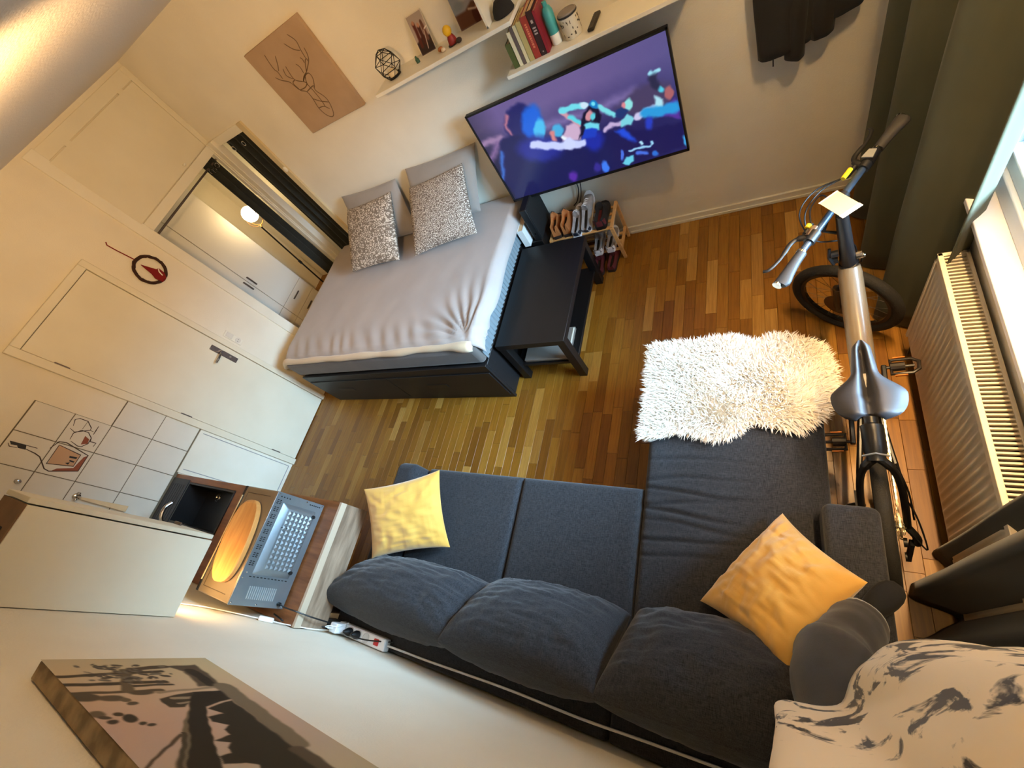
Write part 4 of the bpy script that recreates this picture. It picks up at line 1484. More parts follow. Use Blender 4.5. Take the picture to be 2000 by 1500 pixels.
# ------------------------------------------------------------------ television
TVM = mat('screen_paint', (255, 255, 255), 0.2, attr='paint', emit=0.78)
tv = thing('television', 'wide black television showing a concert crowd, on the wall over the shoe rack', 'television', (3.0, 3.13, 0.7))
tx0, tx1, tz0, tz1 = 2.392, 3.608, 0.700, 1.372
part('housing', G().box((tx0, 3.123, tz0), (tx1, 3.150, tz1)).box((2.62, 3.15, 0.74), (3.38, 3.185, 1.15)), BLACK, tv, bev=0.003)
part('bezel', G().box((tx0, 3.117, tz0), (tx0 + 0.011, 3.1235, tz1)).box((tx1 - 0.011, 3.117, tz0), (tx1, 3.1235, tz1)).box((tx0, 3.117, tz1 - 0.011), (tx1, 3.1235, tz1)).box((tx0, 3.117, tz0), (tx1, 3.1235, tz0 + 0.016)), BLACK, tv)
part('wall_arm', G().box((2.9, 3.185, 0.95), (3.1, 3.20, 1.15)).box((2.97, 3.20, 1.0), (3.03, 3.32, 1.1)).box((2.88, 3.305, 0.9), (3.12, 3.3195, 1.2)), BM, tv)
TVO = [('line', [(469, 437), (777, 421), (993, 437)], 45, (120, 105, 160), 30),('line', [(-13, 476), (149, 471)], 40, (150, 120, 160), 15),('line', [(-26, 328), (116, 447)], 30, (130, 100, 150), 20),('poly', [(876, 390), (1010, 451), (1103, 460), (1183, 421), (1157, 282), (990, 287)], 0, (70, 60, 95), 20),('ell', [(316, 510), (410, 475), (260, 404)], 0, (30, 30, 95), 12),('line', [(258, 581), (224, 529), (230, 467)], 16, (190, 120, 140), 10),('ell', [(389, 491), (450, 468), (343, 400)], 0, (15, 95, 215), 18),('ell', [(412, 425), (445, 413), (381, 360)], 0, (70, 185, 235), 12),('poly', [(140, 456), (238, 464), (317, 409), (422, 336), (512, 224), (633, 233), (765, 270), (877, 268), (972, 217), (1205, 184), (1215, 32), (806, 19), (462, 10), (36, 20), (9, 214)], 0, (22, 22, 80), 12),('ell', [(360, 314), (495, 266), (322, 235)], 0, (35, 40, 140), 35),('ell', [(704, 251), (760, 230), (683, 189)], 0, (25, 40, 160), 25),('poly', [(525, 316), (575, 397), (659, 389), (638, 291), (572, 290)], 0, (200, 170, 200), 8),('ell', [(517, 386), (549, 374), (501, 350)], 0, (70, 170, 220), 8),('line', [(482, 382), (477, 342)], 30, (210, 130, 130), 8),('line', [(535, 342), (545, 325)], 22, (230, 240, 250), 6),('line', [(334, 355), (451, 304), (549, 273), (634, 259)], 52, (195, 205, 250), 8),('ell', [(552, 280), (588, 267), (537, 242)], 0, (200, 210, 250), 8),('line', [(654, 375), (615, 437), (584, 487)], 26, (205, 150, 165), 5),('line', [(663, 388), (622, 435)], 26, (90, 210, 225), 6),('line', [(584, 491), (648, 482), (727, 470)], 34, (110, 215, 230), 5),('ell', [(721, 472), (747, 462), (715, 456)], 0, (200, 225, 240), 5),('poly', [(697, 429), (744, 456), (786, 425), (794, 384), (767, 325), (663, 315), (624, 297)], 0, (18, 15, 45), 6),('ell', [(729, 402), (749, 394), (719, 374)], 0, (205, 140, 150), 5),('ell', [(747, 387), (760, 382), (740, 367)], 0, (90, 200, 215), 5),('ell', [(773, 452), (799, 442), (766, 431)], 0, (20, 120, 190), 5),('ell', [(771, 456), (784, 451), (767, 447)], 0, (110, 220, 240), 4),('line', [(862, 355), (826, 391), (802, 430)], 28, (120, 215, 225), 5),('poly', [(681, 365), (727, 364), (772, 339), (754, 306), (675, 327)], 0, (110, 210, 230), 6),('poly', [(671, 337), (749, 316), (718, 270), (643, 281)], 0, (25, 60, 190), 6),('ell', [(955, 382), (977, 373), (946, 349)], 0, (140, 220, 220), 5),('ell', [(929, 391), (942, 387), (925, 375)], 0, (215, 130, 140), 5),('poly', [(875, 376), (918, 389), (943, 350), (893, 324), (864, 350)], 0, (25, 50, 110), 6),('poly', [(880, 306), (931, 332), (964, 297), (942, 267), (886, 273)], 0, (120, 205, 220), 6),('line', [(785, 286), (837, 307), (878, 299)], 26, (190, 170, 210), 6),('line', [(979, 303), (1043, 311), (1103, 310)], 40, (200, 195, 230), 6),('poly', [(1091, 378), (1131, 348), (1124, 280), (1090, 308)], 0, (170, 220, 235), 6),('ell', [(1167, 368), (1190, 359), (1159, 330)], 0, (165, 95, 100), 6),('ell', [(1132, 402), (1147, 396), (1129, 387)], 0, (80, 200, 225), 5),('poly', [(1135, 305), (1190, 325), (1205, 264), (1202, 207), (1087, 265)], 0, (85, 50, 150), 8),('line', [(1028, 303), (1105, 288), (1182, 279)], 60, (40, 150, 215), 10),('poly', [(839, 266), (897, 261), (942, 155), (874, 205)], 0, (30, 75, 215), 12),('ell', [(1034, 240), (1053, 233), (1026, 205)], 0, (35, 60, 190), 12),('line', [(1097, 504), (1109, 489), (1135, 495)], 22, (150, 215, 235), 4),('line', [(1105, 472), (1114, 423)], 40, (40, 40, 70), 10),('poly', [(826, 45), (856, 84), (904, 76), (890, 36), (863, 23)], 0, (100, 200, 225), 5),('line', [(891, 115), (939, 110), (1011, 105)], 14, (150, 205, 240), 4),('line', [(931, 79), (981, 70)], 24, (70, 110, 220), 6),('line', [(961, 140), (969, 129)], 18, (170, 220, 240), 4),('line', [(1019, 127), (1024, 113)], 16, (150, 210, 240), 4),('ell', [(1030, 43), (1047, 37), (1026, 23)], 0, (40, 110, 210), 6),('ell', [(837, 99), (847, 95), (828, 67)], 0, (70, 110, 220), 5),('ell', [(716, 56), (738, 48), (704, 17)], 0, (60, 120, 235), 8),('ell', [(666, 68), (689, 60), (655, 34)], 0, (50, 40, 140), 10),('ell', [(495, 59), (522, 50), (481, 24)], 0, (85, 40, 160), 14),('line', [(104, 378), (17, 201)], 24, (60, 110, 200), 14),('ell', [(1206, 67), (1219, 62), (1202, 36)], 0, (60, 160, 220), 8),]


def tv_base(u, v):
    top = np.array([96, 86, 136])
    mid = np.array([104, 88, 140])
    bot = np.array([24, 22, 78])
    f = np.clip((v - 0.35) / 0.5, 0, 1)[..., None]
    rgt = np.clip((u - 0.6) / 0.5, 0, 1)[..., None]
    c = bot * (1 - f) + mid * f
    c = c * (1 - 0.45 * rgt) + np.array([56, 62, 120]) * 0.45 * rgt
    e = np.clip((0.16 - u) / 0.16, 0, 1)[..., None]
    return c * (1 - 0.35 * e)


scr = paint_grid('screen', 340, 186, 1.194, 0.645, [(k, [(p[0] - 12, p[1] - 16) for p in pts], wd_, c, s_ * 1.1 + 1.5) for k, pts, wd_, c, s_ in TVO], tv_base, lambda a, c: (tx0 + 0.011 + a, 3.1225, tz0 + 0.016 + c), TVM, tv, warp=3.6)
part('television_cable', G().tube(smoothpath([(2.86, 3.17, 0.76), (2.83, 3.24, 0.68), (2.82, 3.27, 0.56), (2.77, 3.285, 0.45), (2.72, 3.30, 0.40)], 6), 0.004, 6).tube(smoothpath([(2.875, 3.17, 0.76), (2.86, 3.25, 0.66), (2.835, 3.28, 0.55), (2.79, 3.29, 0.44), (2.74, 3.302, 0.39)], 6), 0.0035, 6), BLACK, label='two black cables hanging down the wall below the television', cat='cable')

# ------------------------------------------------------------------ deer picture
DC = mat('deer_canvas_cloth', (178, 152, 124), 0.85, c2=(168, 142, 114), nscale=6, bump=0.2, bscale=500)
dp = thing('deer_picture', 'beige canvas with a line drawing of a stag head above the bed', 'picture', (1.36, 3.30, 1.63))
part('canvas', G().box((1.068, 3.290, 1.630), (1.648, 3.318, 2.190)), DC, dp, bev=0.003)
DE = [[(351, 316), (423, 352), (454, 381), (469, 421)],[(424, 373), (435, 420), (451, 469), (425, 516)],[(428, 420), (389, 444), (356, 491)],[(389, 360), (396, 379), (388, 393)],[(326, 318), (335, 355), (323, 380)],[(274, 285), (223, 317), (227, 366), (238, 400)],[(177, 312), (162, 330), (120, 355), (93, 384)],[(141, 356), (147, 399), (138, 419), (144, 461), (157, 506)],[(158, 400), (189, 426), (227, 470)],[(216, 326), (187, 360), (205, 398)],[(274, 285), (322, 305), (361, 306), (362, 273), (319, 226)],[(177, 312), (197, 257), (237, 229), (238, 180), (223, 117), (238, 60), (273, 34), (307, 53), (338, 117), (336, 160), (311, 206), (318, 233)],[(237, 229), (317, 239), (319, 226)],[(322, 305), (289, 267), (292, 213), (291, 147), (281, 102)],[(238, 180), (280, 146), (338, 117)],[(223, 117), (273, 111), (302, 81)],[(223, 317), (189, 307), (197, 257)],[(274, 285), (289, 267), (250, 254), (197, 257)],[(351, 316), (308, 305), (274, 285)],[(423, 352), (427, 371), (400, 361), (351, 316)],]
g = G()
for pts in DE:
    q = [(p[0], p[1]) for p in smoothpath([(a, b_, 0) for a, b_ in pts], 4)]
    ribbon(g, q, 6.5, lambda u, v: (1.07 + u / 1000, 3.2893, 1.63 + v / 1000))
part('stag_drawing', g, mat('drawing_brown', (108, 86, 62), 0.8), dp)

# ------------------------------------------------------------------ shelves over the television
for i, (a, c, zt_) in enumerate(((1.955, 2.925, 1.712), (2.785, 3.76, 1.492))):
    part('wall_shelf', G().box((a, 3.07, zt_ - 0.020), (c, 3.32, zt_)), TRIM, bev=0.002,
         label=('white wall shelf with the wire candle holder and photos, left and higher', 'white wall shelf with the books, directly above the television')[i], cat='shelf')
S1, S2 = 1.713, 1.493
# wire candle holder
ch_ = thing('candle_holder', 'geometric black wire candle holder on the left end of the shelf', 'candle holder', (2.075, 3.19, S1))
g = G()
cc = Vector((2.075, 3.19, S1 + 0.072))
V_ = []
for k in range(5):
    t = 2 * PI * k / 5
    V_.append(Vector((0.040 * math.cos(t), 0.040 * math.sin(t), -0.070)))
for k in range(5):
    t = 2 * PI * (k + .5) / 5
    V_.append(Vector((0.075 * math.cos(t), 0.075 * math.sin(t), -0.025)))
for k in range(5):
    t = 2 * PI * k / 5
    V_.append(Vector((0.072 * math.cos(t), 0.072 * math.sin(t), 0.025)))
for k in range(5):
    t = 2 * PI * (k + .5) / 5
    V_.append(Vector((0.035 * math.cos(t), 0.035 * math.sin(t), 0.066)))
V_.append(Vector((0, 0, 0.080)))
E_ = []
for k in range(5):
    k2 = (k + 1) % 5
    E_ += [(k, k2), (k, 5 + k), (k, 5 + (k - 1) % 5), (5 + k, 5 + k2), (5 + k, 10 + k), (5 + k, 10 + k2), (10 + k, 10 + k2), (10 + k, 15 + k), (10 + k2, 15 + k), (15 + k, 20), (15 + k, 15 + k2)]
for a, c in E_:
    g.tube([cc + V_[a], cc + V_[c]], 0.0021, 5)
part('wire_frame', g, BM, ch_)
part('dish', G().lathe([(0.001, 0.001), (0.042, 0.001), (0.044, 0.014), (0.040, 0.014), (0.038, 0.006), (0.001, 0.006)], (2.075, 3.19, S1), 20), BM, ch_)
part('candle', G().lathe([(0.001, 0.006), (0.030, 0.006), (0.030, 0.038), (0.026, 0.042), (0.001, 0.038)], (2.075, 3.19, S1), 18), mat('candle_wax', (232, 214, 176), 0.5), ch_)

# standing photo prints
ph1 = thing('photo_print', 'narrow photo print of standing people leaning on the wall, right of the candle holder', 'photo', (2.32, 3.28, S1))
part('card', G().beam((2.325, 3.255, S1), (2.325, 3.305, S1 + 0.185), 0.108, 0.003, (0, 1, 0)), mat('photo_card', (206, 196, 180), 0.5), ph1)
ops = [('poly', [(0, 0), (104, 0), (104, 70), (60, 85), (0, 60)], 0, (52, 40, 36), 6), ('line', [(26, 40), (30, 110), (28, 145)], 20, (84, 40, 32), 5), ('line', [(55, 50), (54, 120)], 22, (70, 36, 30), 5), ('line', [(82, 60), (80, 125)], 20, (100, 66, 54), 5),
       ('ell', [(28, 150), (36, 150), (28, 160)], 0, (170, 120, 96), 3), ('ell', [(55, 132), (63, 132), (55, 143)], 0, (176, 126, 100), 3), ('ell', [(80, 138), (88, 138), (80, 149)], 0, (90, 60, 48), 3), ('line', [(60, 20), (78, 100)], 5, (190, 170, 160), 2), ('line', [(84, 105), (104, 112)], 6, (226, 216, 206), 2)]


def ph_base(u, v):
    return np.stack([176 - 20 * v, 156 - 12 * v, 146 - 10 * v], -1)


_d = Vector((0, 0.05, 0.185)).normalized()
paint_grid('print', 36, 60, 0.104, 0.186, ops, ph_base, lambda a, c: (2.273 + a, 3.255 - 0.0021 + _d.y * (c + .002), S1 + _d.z * (c + .002)), BRW, ph1)
ph2 = thing('photo_print', 'wide photo print of a cloudy landscape standing behind the toy figure', 'photo', (2.66, 3.29, S1))
part('card', G().beam((2.655, 3.285, S1), (2.655, 3.308, S1 + 0.155), 0.205, 0.003, (0, 1, 0)), mat('photo_card', (206, 196, 180), 0.5), ph2)
ops = [('poly', [(0, 0), (200, 0), (200, 75), (120, 95), (70, 70), (0, 70)], 0, (96, 62, 46), 8), ('ell', [(165, 40), (205, 45), (160, 80)], 0, (186, 92, 50), 10), ('ell', [(120, 30), (140, 30), (120, 70)], 0, (70, 30, 24), 6), ('line', [(90, 70), (130, 60), (190, 75)], 8, (200, 180, 160), 5), ('ell', [(120, 130), (180, 135), (120, 150)], 0, (190, 186, 186), 14), ('ell', [(40, 100), (70, 100), (40, 120)], 0, (130, 140, 150), 12)]
_d2 = Vector((0, 0.023, 0.155)).normalized()


def ph2_base(u, v):
    return np.stack([140 + 20 * u, 148 + 6 * u, 160 + 0 * u], -1)


paint_grid('print', 60, 46, 0.200, 0.152, ops, ph2_base, lambda a, c: (2.555 + a, 3.285 - 0.0021 + _d2.y * (c + .002), S1 + _d2.z * (c + .002)), BRW, ph2)
tf = thing('toy_figure', 'small plain toy figure with a round yellow head and a red body on the shelf', 'figurine', (2.535, 3.17, S1))
part('body', G().lathe([(0.001, 0.0), (0.024, 0.0), (0.027, 0.010), (0.022, 0.032), (0.016, 0.044), (0.001, 0.046)], (2.535, 3.18, S1), 16), mat('toy_red', (132, 26, 24), 0.5), tf)
part('head', G().ball((2.533, 3.18, S1 + 0.066), (0.025, 0.024, 0.026), 14, 10), mat('toy_yellow', (226, 178, 30), 0.45), tf)
part('base', G().lathe([(0.001, 0.0), (0.034, 0.0), (0.034, 0.004), (0.001, 0.004)], (2.535, 3.18, S1), 18), SOLEB, tf)
for i, (x, y, r, mt__, lb) in enumerate(((2.45, 3.17, 0.015, TANL, 'small tan pebble on the shelf between photo print and toy figure'), (2.478, 3.145, 0.013, mat('shell', (206, 190, 164), 0.5), 'small pale shell on the shelf in front of the toy figure'), (2.587, 3.15, 0.016, SOLEB, 'small dark brown pebble on the shelf right of the toy figure'))):
    part('pebble', G().ball((x, y, S1 + r * 0.75), (r * 1.2, r, r * 0.8), 10, 7), mt__, label=lb, cat='ornament')
part('green_bottle', G().lathe([(0.001, 0), (0.012, 0), (0.012, 0.018), (0.006, 0.026), (0.006, 0.034), (0.001, 0.035)], (2.262, 3.20, S1), 12), mat('green_glass', (52, 84, 66), 0.2), label='tiny green bottle in front of the narrow photo print', cat='bottle')
pf = thing('framed_photo', 'white photo frame standing at the right end of the left shelf', 'frame', (2.82, 3.2, S1))
part('border', G().box((2.775, 3.12, S1), (2.790, 3.285, S1 + 0.24)).box((2.776, 3.12, S1), (2.789, 3.285, S1 + 0.012)), TRIM, pf, bev=0.002)
part('panel', G().box((2.779, 3.13, S1 + 0.012), (2.787, 3.275, S1 + 0.23)), mat('frame_back', (126, 112, 78), 0.6), pf)
part('black_hat', G().lathe([(0.001, 0.0), (0.055, 0.0), (0.06, 0.006), (0.052, 0.035), (0.03, 0.065), (0.001, 0.07)], (2.862, 3.20, S1), 20), DARKL, label='black round bowl turned upside down beside the white photo frame', cat='bowl')

# books on the lower shelf: x, thickness, height, depth, colours
PAPER = mat('paper', (206, 178, 138), 0.8)
bks = [(2.828, 0.030, 0.120, 0.15, (76, 86, 40), 'short olive green book at the left end of the row of books'),
       (2.862, 0.020, 0.165, 0.19, (216, 206, 170), 'white slim book beside the short olive green book'),
       (2.884, 0.018, 0.180, 0.19, (92, 80, 76), 'dark grey book between the two slim white books'),
       (2.904, 0.018, 0.180, 0.19, (208, 198, 158), 'slim cream book right of the dark grey book'),
       (2.925, 0.028, 0.185, 0.17, (178, 162, 104), 'thick straw-coloured book left of the red book'),
       (2.956, 0.036, 0.195, 0.19, (146, 48, 36), 'brick red book with a lettered spine in the middle of the row'),
       (2.995, 0.030, 0.205, 0.19, (46, 20, 20), 'dark brown book with pale marks on the spine'),
       (3.027, 0.014, 0.195, 0.19, (132, 24, 38), 'thin crimson book at the right end of the row of books')]
for x, th, hh, dd, c, lb in bks:
    t = thing('book', lb, 'book', (x + th / 2, 3.2, S2), group='books on the lower shelf')
    yb = 3.115
    cm = mat('cover_%d_%d' % (c[0], c[1]), c, 0.5)
    part('cover', G().box((x, yb, S2), (x + 0.0022, yb + dd, S2 + hh)).box((x + th - 0.0022, yb, S2), (x + th, yb + dd, S2 + hh)).box((x, yb - 0.001, S2), (x + th, yb + 0.0022, S2 + hh)), cm, t)
    part('pages', G().box((x + 0.0022, yb + 0.0022, S2 + 0.003), (x + th - 0.0022, yb + dd - 0.004, S2 + hh - 0.004)), PAPER, t)
    if c[0] == 146:
        g = G()
        rg_ = random.Random(2)
        z = S2 + 0.05
        while z < S2 + 0.16:
            h_ = 0.004 + rg_.random() * 0.006
            g.box((x + th * 0.35, yb - 0.0016, z), (x + th * 0.65, yb - 0.0009, z + h_))
            z += h_ + 0.003
        part('spine_lettering', g, mat('spine_gold', (206, 120, 86), 0.5), t, kind='stuff')
    if c[0] == 46:
        g = G()
        g.box((x + .009, yb - 0.0016, S2 + 0.150), (x + th - .009, yb - 0.0009, S2 + 0.165))
        for k in range(3):
            g.box((x + .006, yb - 0.0016, S2 + 0.10 + k * 0.013), (x + th - .006, yb - 0.0009, S2 + 0.107 + k * 0.013))
        g.box((x + .012, yb - 0.0016, S2 + 0.015), (x + th - .012, yb - 0.0009, S2 + 0.021))
        part('spine_lettering', g, mat('spine_pale', (170, 156, 150), 0.5), t, kind='stuff')
TEAL = mat('teal_print', (62, 150, 146), 0.4)
tb = thing('lotion_bottle', 'teal and white bottle standing between the books and the tin', 'bottle', (3.075, 3.18, S2))
part('body', G().lathe([(0.001, 0.0), (0.026, 0.0), (0.028, 0.01), (0.028, 0.055)], (3.075, 3.18, S2), 18), TRIM, tb)
part('teal_label', G().lathe([(0.0285, 0.05), (0.0285, 0.145), (0.02, 0.165), (0.012, 0.17), (0.012, 0.19), (0.001, 0.19)], (3.075, 3.18, S2), 18), TEAL, tb)
jr = thing('storage_tin', 'white round tin with small black prints and a grey lid', 'tin', (3.165, 3.18, S2))
part('body', G().lathe([(0.001, 0.0), (0.046, 0.0), (0.048, 0.004), (0.048, 0.095), (0.001, 0.095)], (3.165, 3.18, S2), 28), mat('tin_white', (206, 200, 178), 0.4), jr)
part('lid', G().lathe([(0.001, 0.095), (0.050, 0.095), (0.050, 0.108), (0.044, 0.112), (0.040, 0.109), (0.001, 0.109)], (3.165, 3.18, S2), 28), mat('lid_grey', (126, 118, 112), 0.4), jr)
part('rim', G().lathe([(0.0502, 0.097), (0.0515, 0.099), (0.0515, 0.103), (0.0502, 0.105)], (3.165, 3.18, S2), 28), BLACK, jr)
g = G()
rg_ = random.Random(5)
for k in range(46):
    t = rg_.random() * 2 * PI
    z = 0.012 + rg_.random() * 0.072
    p = Vector((3.165 + 0.0484 * math.cos(t), 3.18 + 0.0484 * math.sin(t), S2 + z))
    M3 = Matrix.Rotation(t, 3, 'Z')
    g.obox(p, (0.0008, 0.003 + rg_.random() * 0.006, 0.004 + rg_.random() * 0.012), M3)
part('black_print', g, mat('print_dark', (66, 60, 48), 0.6), jr, kind='stuff')
rm = thing('remote_control', 'black remote control lying on the lower shelf right of the tin', 'remote', (3.275, 3.2, S2))
part('body', G().beam((3.268, 3.115, S2 + 0.009), (3.282, 3.275, S2 + 0.009), 0.036, 0.016), mat('remote_black', (30, 26, 24), 0.45), rm, bev=0.007, seg=3)
g = G()
for k in range(7):
    for j in (-1, 0, 1):
        g.ball((3.272 + j * 0.009 + 0.0008 * k, 3.145 + k * 0.017, S2 + 0.0172), (0.003, 0.003, 0.0012), 6, 4)
part('buttons', g, mat('button_grey', (58, 54, 52), 0.5), rm, kind='stuff')

# ------------------------------------------------------------------ jacket hanging on the television wall
JK = mat('black_jacket_cloth', (17, 16, 15), 0.85, c2=(24, 22, 20), nscale=8, sheen=0.1)
jk = thing('jacket', 'black jacket hanging on the wall to the right of the television', 'jacket', (4.17, 3.26, 0.95))


def hang(cx0, cx1, y, d, z0, z1, w0, w1, seed, hem=0.0):
    rings = []
    for i in range(15):
        f = i / 14
        z = z0 + (z1 - z0) * f
        r = []
        for k in range(30):
            t = 2 * PI * k / 30
            wv = 1 + 0.10 * noise.noise(Vector((math.cos(t) * 1.7 + seed, math.sin(t) * 1.7, f * 3.0)))
            xx = cx0 + (cx1 - cx0) * f + (w0 + (w1 - w0) * f) * math.cos(t) * wv
            yy = y + d * math.sin(t) * (1 + 0.25 * noise.noise(Vector((t * 1.4, seed, f * 5)))) * (1 if math.sin(t) < 0 else 0.8)
            zz = z + (hem * (math.cos(t) * 0.6 + 0.5 * noise.noise(Vector((t * 1.3, seed, 4)))) * max(0, 1 - 3 * f))
            r.append((xx, min(yy, 3.316), zz))
        rings.append(r)
    return G().loft(rings)


part('body', hang(4.085, 4.10, 3.255, 0.052, 1.00, 1.75, 0.115, 0.15, 1.0, 0.02), JK, jk, ang=180)
part('sleeve', hang(4.13, 4.135, 3.245, 0.050, 0.955, 1.62, 0.042, 0.065, 5.0, -0.012), JK, jk, ang=180)
part('sleeve', hang(4.238, 4.245, 3.25, 0.050, 1.015, 1.66, 0.048, 0.07, 9.0, 0.010), JK, jk, ang=180)
part('second_panel', hang(4.300, 4.29, 3.262, 0.045, 1.075, 1.72, 0.085, 0.12, 13.0, 0.014), JK, jk, ang=180)
part('hanger_hook', G().tube([(4.19, 3.318, 1.78), (4.19, 3.25, 1.78), (4.19, 3.245, 1.80)], 0.008, 8), BM, jk)
part('zip_pull', G().box((4.035, 3.20, 0.965), (4.041, 3.206, 1.0)), BLACK, jk)

# ------------------------------------------------------------------ window
FR = mat('window_frame_white', (206, 212, 222), 0.35)
win = structure('window_1', G().box((XR + 0.03, WY0, WZ0), (XR + 0.10, WY0 + 0.07, WZ1)).box((XR + 0.03, WY1 - 0.07, WZ0), (XR + 0.10, WY1, WZ1)).box((XR + 0.03, WY0 + .07, WZ0), (XR + 0.10, WY1 - .07, WZ0 + 0.07)).box((XR + 0.03, WY0 + .07, WZ1 - 0.07), (XR + 0.10, WY1 - .07, WZ1)), FR, 0.004)
MW[win.name] = Matrix.Identity(4)
g = G()
for a, c in ((WY0 + 0.07, 1.36), (1.40, WY1 - 0.07)):
    g.box((XR + 0.045, a, WZ0 + 0.07), (XR + 0.085, a + 0.055, WZ1 - 0.07)).box((XR + 0.045, c - 0.055, WZ0 + 0.07), (XR + 0.085, c, WZ1 - 0.07))
    g.box((XR + 0.045, a + .055, WZ0 + 0.07), (XR + 0.085, c - .055, WZ0 + 0.125)).box((XR + 0.045, a + .055, WZ1 - 0.125), (XR + 0.085, c - .055, WZ1 - 0.07))
g.box((XR + 0.035, 1.36, WZ0 + 0.07), (XR + 0.09, 1.40, WZ1 - 0.07))
part('sash', g, FR, win, bev=0.004)
GL_ = bpy.data.materials.new('window_glass')
GL_.use_nodes = True
n = GL_.node_tree.nodes
l = GL_.node_tree.links
n.remove(n['Principled BSDF'])
tr = n.new('ShaderNodeBsdfTransparent')
tr.inputs[0].default_value = (0.92, 0.95, 0.97, 1)
gs = n.new('ShaderNodeBsdfGlossy')
gs.inputs['Roughness'].default_value = 0.02
fz = n.new('ShaderNodeFresnel')
fz.inputs[0].default_value = 1.45
ms = n.new('ShaderNodeMixShader')
l.new(fz.outputs[0], ms.inputs[0])
l.new(tr.outputs[0], ms.inputs[1])
l.new(gs.outputs[0], ms.inputs[2])
l.new(ms.outputs[0], n['Material Output'].inputs[0])
for a, c in ((WY0 + 0.125, 1.305), (1.455, WY1 - 0.125)):
    part('pane', G().box((XR + 0.063, a, WZ0 + 0.125), (XR + 0.067, c, WZ1 - 0.125)), GL_, win)
part('sill', G().box((XR - 0.045, WY0 - 0.04, WZ0 - 0.022), (XR + 0.05, WY1 + 0.02, WZ0 + 0.001)), mat('sill_white', (226, 228, 236), 0.3), win, bev=0.003)
part('handle', G().box((XR + 0.03, 1.37, 1.5), (XR + 0.035, 1.39, 1.56)).box((XR + 0.02, 1.372, 1.545), (XR + 0.03, 1.388, 1.555)).box((XR + 0.008, 1.370, 1.42), (XR + 0.02, 1.39, 1.556)), STEEL, win, bev=0.002)

# ------------------------------------------------------------------ curtains at the window
VELV = mat('olive_velvet', (88, 88, 68), 0.85, c2=(78, 79, 60), nscale=7, sheen=0.08, stretch=(1, 1, .3), spec=0.2)
VELD = mat('dark_olive_velvet', (34, 35, 27), 0.9, c2=(28, 29, 22), nscale=7, sheen=0.25, stretch=(1, 1, .3), spec=0.2)
drape('window_curtain', [(4.553, 2.03), (4.545, 2.45), (4.50, 2.85), (4.53, 3.16)], 0.015, 2.46, 3, 0.072, VELV, 'olive velvet curtain in the far corner beside the bicycle handlebar', nz_=24, seed=3, group='window curtains', flare=0.2, ph=3.14, th=0.004, wob=0.4)
drape('window_curtain', [(4.60, 1.115), (4.565, 1.05), (4.49, 0.92), (4.50, 0.75), (4.53, 0.30)], 0.015, 2.46, 5, 0.050, VELD, 'dark olive curtain at the near end of the window above the leg', nz_=24, seed=11, group='window curtains', flare=0.2, ph=3.18, th=0.004, wob=0.25)
cr_ = thing('curtain_pole', 'steel curtain pole above the window', 'rod', (4.53, 1.7, 2.51))
part('pole', G().cyl((4.53, 0.22, 2.515), (4.53, 3.29, 2.515), 0.012), STEEL, cr_)
part('bracket', G().box((4.53, 0.55, 2.505), (4.64, 0.57, 2.525)), STEEL, cr_)
part('bracket', G().box((4.53, 2.60, 2.505), (4.64, 2.62, 2.525)), STEEL, cr_)

# ------------------------------------------------------------------ radiator
RAD = mat('radiator_enamel', (226, 214, 190), 0.4, c2=(222, 210, 186), nscale=4)
rd = thing('radiator', 'long white ribbed panel radiator with a top grille under the window', 'radiator', (4.585, 1.4, 0.12))
ry0, ry1, rz0, rz1, rx0, rx1 = 0.72, 2.082, 0.125, 0.682, 4.543, 4.628
rows = []
NR = 40
for i in range(NR * 8 + 1):
    y = ry0 + (ry1 - ry0) * i / (NR * 8)
    c = math.cos(2 * PI * i / 8)
    row = []
    for z, k in ((rz0, 0.0), (rz0 + 0.012, 0.3), (rz0 + 0.028, 1.0), (rz0 + 0.2, 1), (rz1 - 0.06, 1.0), (rz1 - 0.035, 0.2), (rz1 - 0.02, 0)):
        row.append((rx0 + 0.003 - 0.0055 * k * max(c, -0.3), y, z))
    rows.append(row)
part('front_panel', G().grid(rows, flip=True), RAD, rd, ang=60)
part('back_panel', G().box((rx1 - 0.010, ry0, rz0), (rx1, ry1, rz1 - 0.025)), RAD, rd)
part('grille_shade_core', G().box((rx0 + 0.012, ry0 + 0.01, rz0 + 0.02), (rx1 - 0.012, ry1 - 0.01, rz1 - 0.035)), GAP, rd)  # box coloured dark to paint the shade seen between the slats
g = G()
g.box((rx0 - 0.004, ry0 - 0.004, rz1 - 0.03), (rx0 + 0.012, ry1 + 0.004, rz1)).box((rx1 - 0.012, ry0 - 0.004, rz1 - 0.03), (rx1, ry1 + 0.004, rz1))
g.box((rx0 - 0.004, ry1 - 0.012, rz0), (rx1, ry1 + 0.004, rz1)).box((rx0 - 0.004, ry0 - 0.004, rz0), (rx1, ry0 + 0.012, rz1))
part('grille_frame', g, RAD, rd, bev=0.002)
gg = G().box((rx0 + 0.012, -0.0032, rz1 - 0.014), (rx1 - 0.012, 0.0032, rz1 - 0.002))
NS = 84
me0 = norm_mesh('slat', gg, MW[rd.name] @ Matrix.Translation((0, -MW[rd.name].translation.y, 0)) if False else Matrix.Translation((MW[rd.name].translation.x, 0, MW[rd.name].translation.z)))
me0.materials.append(RAD)
for k in range(NS):
    o = bpy.data.objects.new('slat', me0)
    COL.objects.link(o)
    o.parent = rd
    o.location = (0, ry0 + 0.012 + (k + .5) * (ry1 - ry0 - 0.024) / NS - MW[rd.name].translation.y, 0)
part('wall_bracket', G().box((rx1, 0.95, 0.2), (XR, 1.0, 0.6)).box((rx1, 1.8, 0.2), (XR, 1.85, 0.6)), RAD, rd)
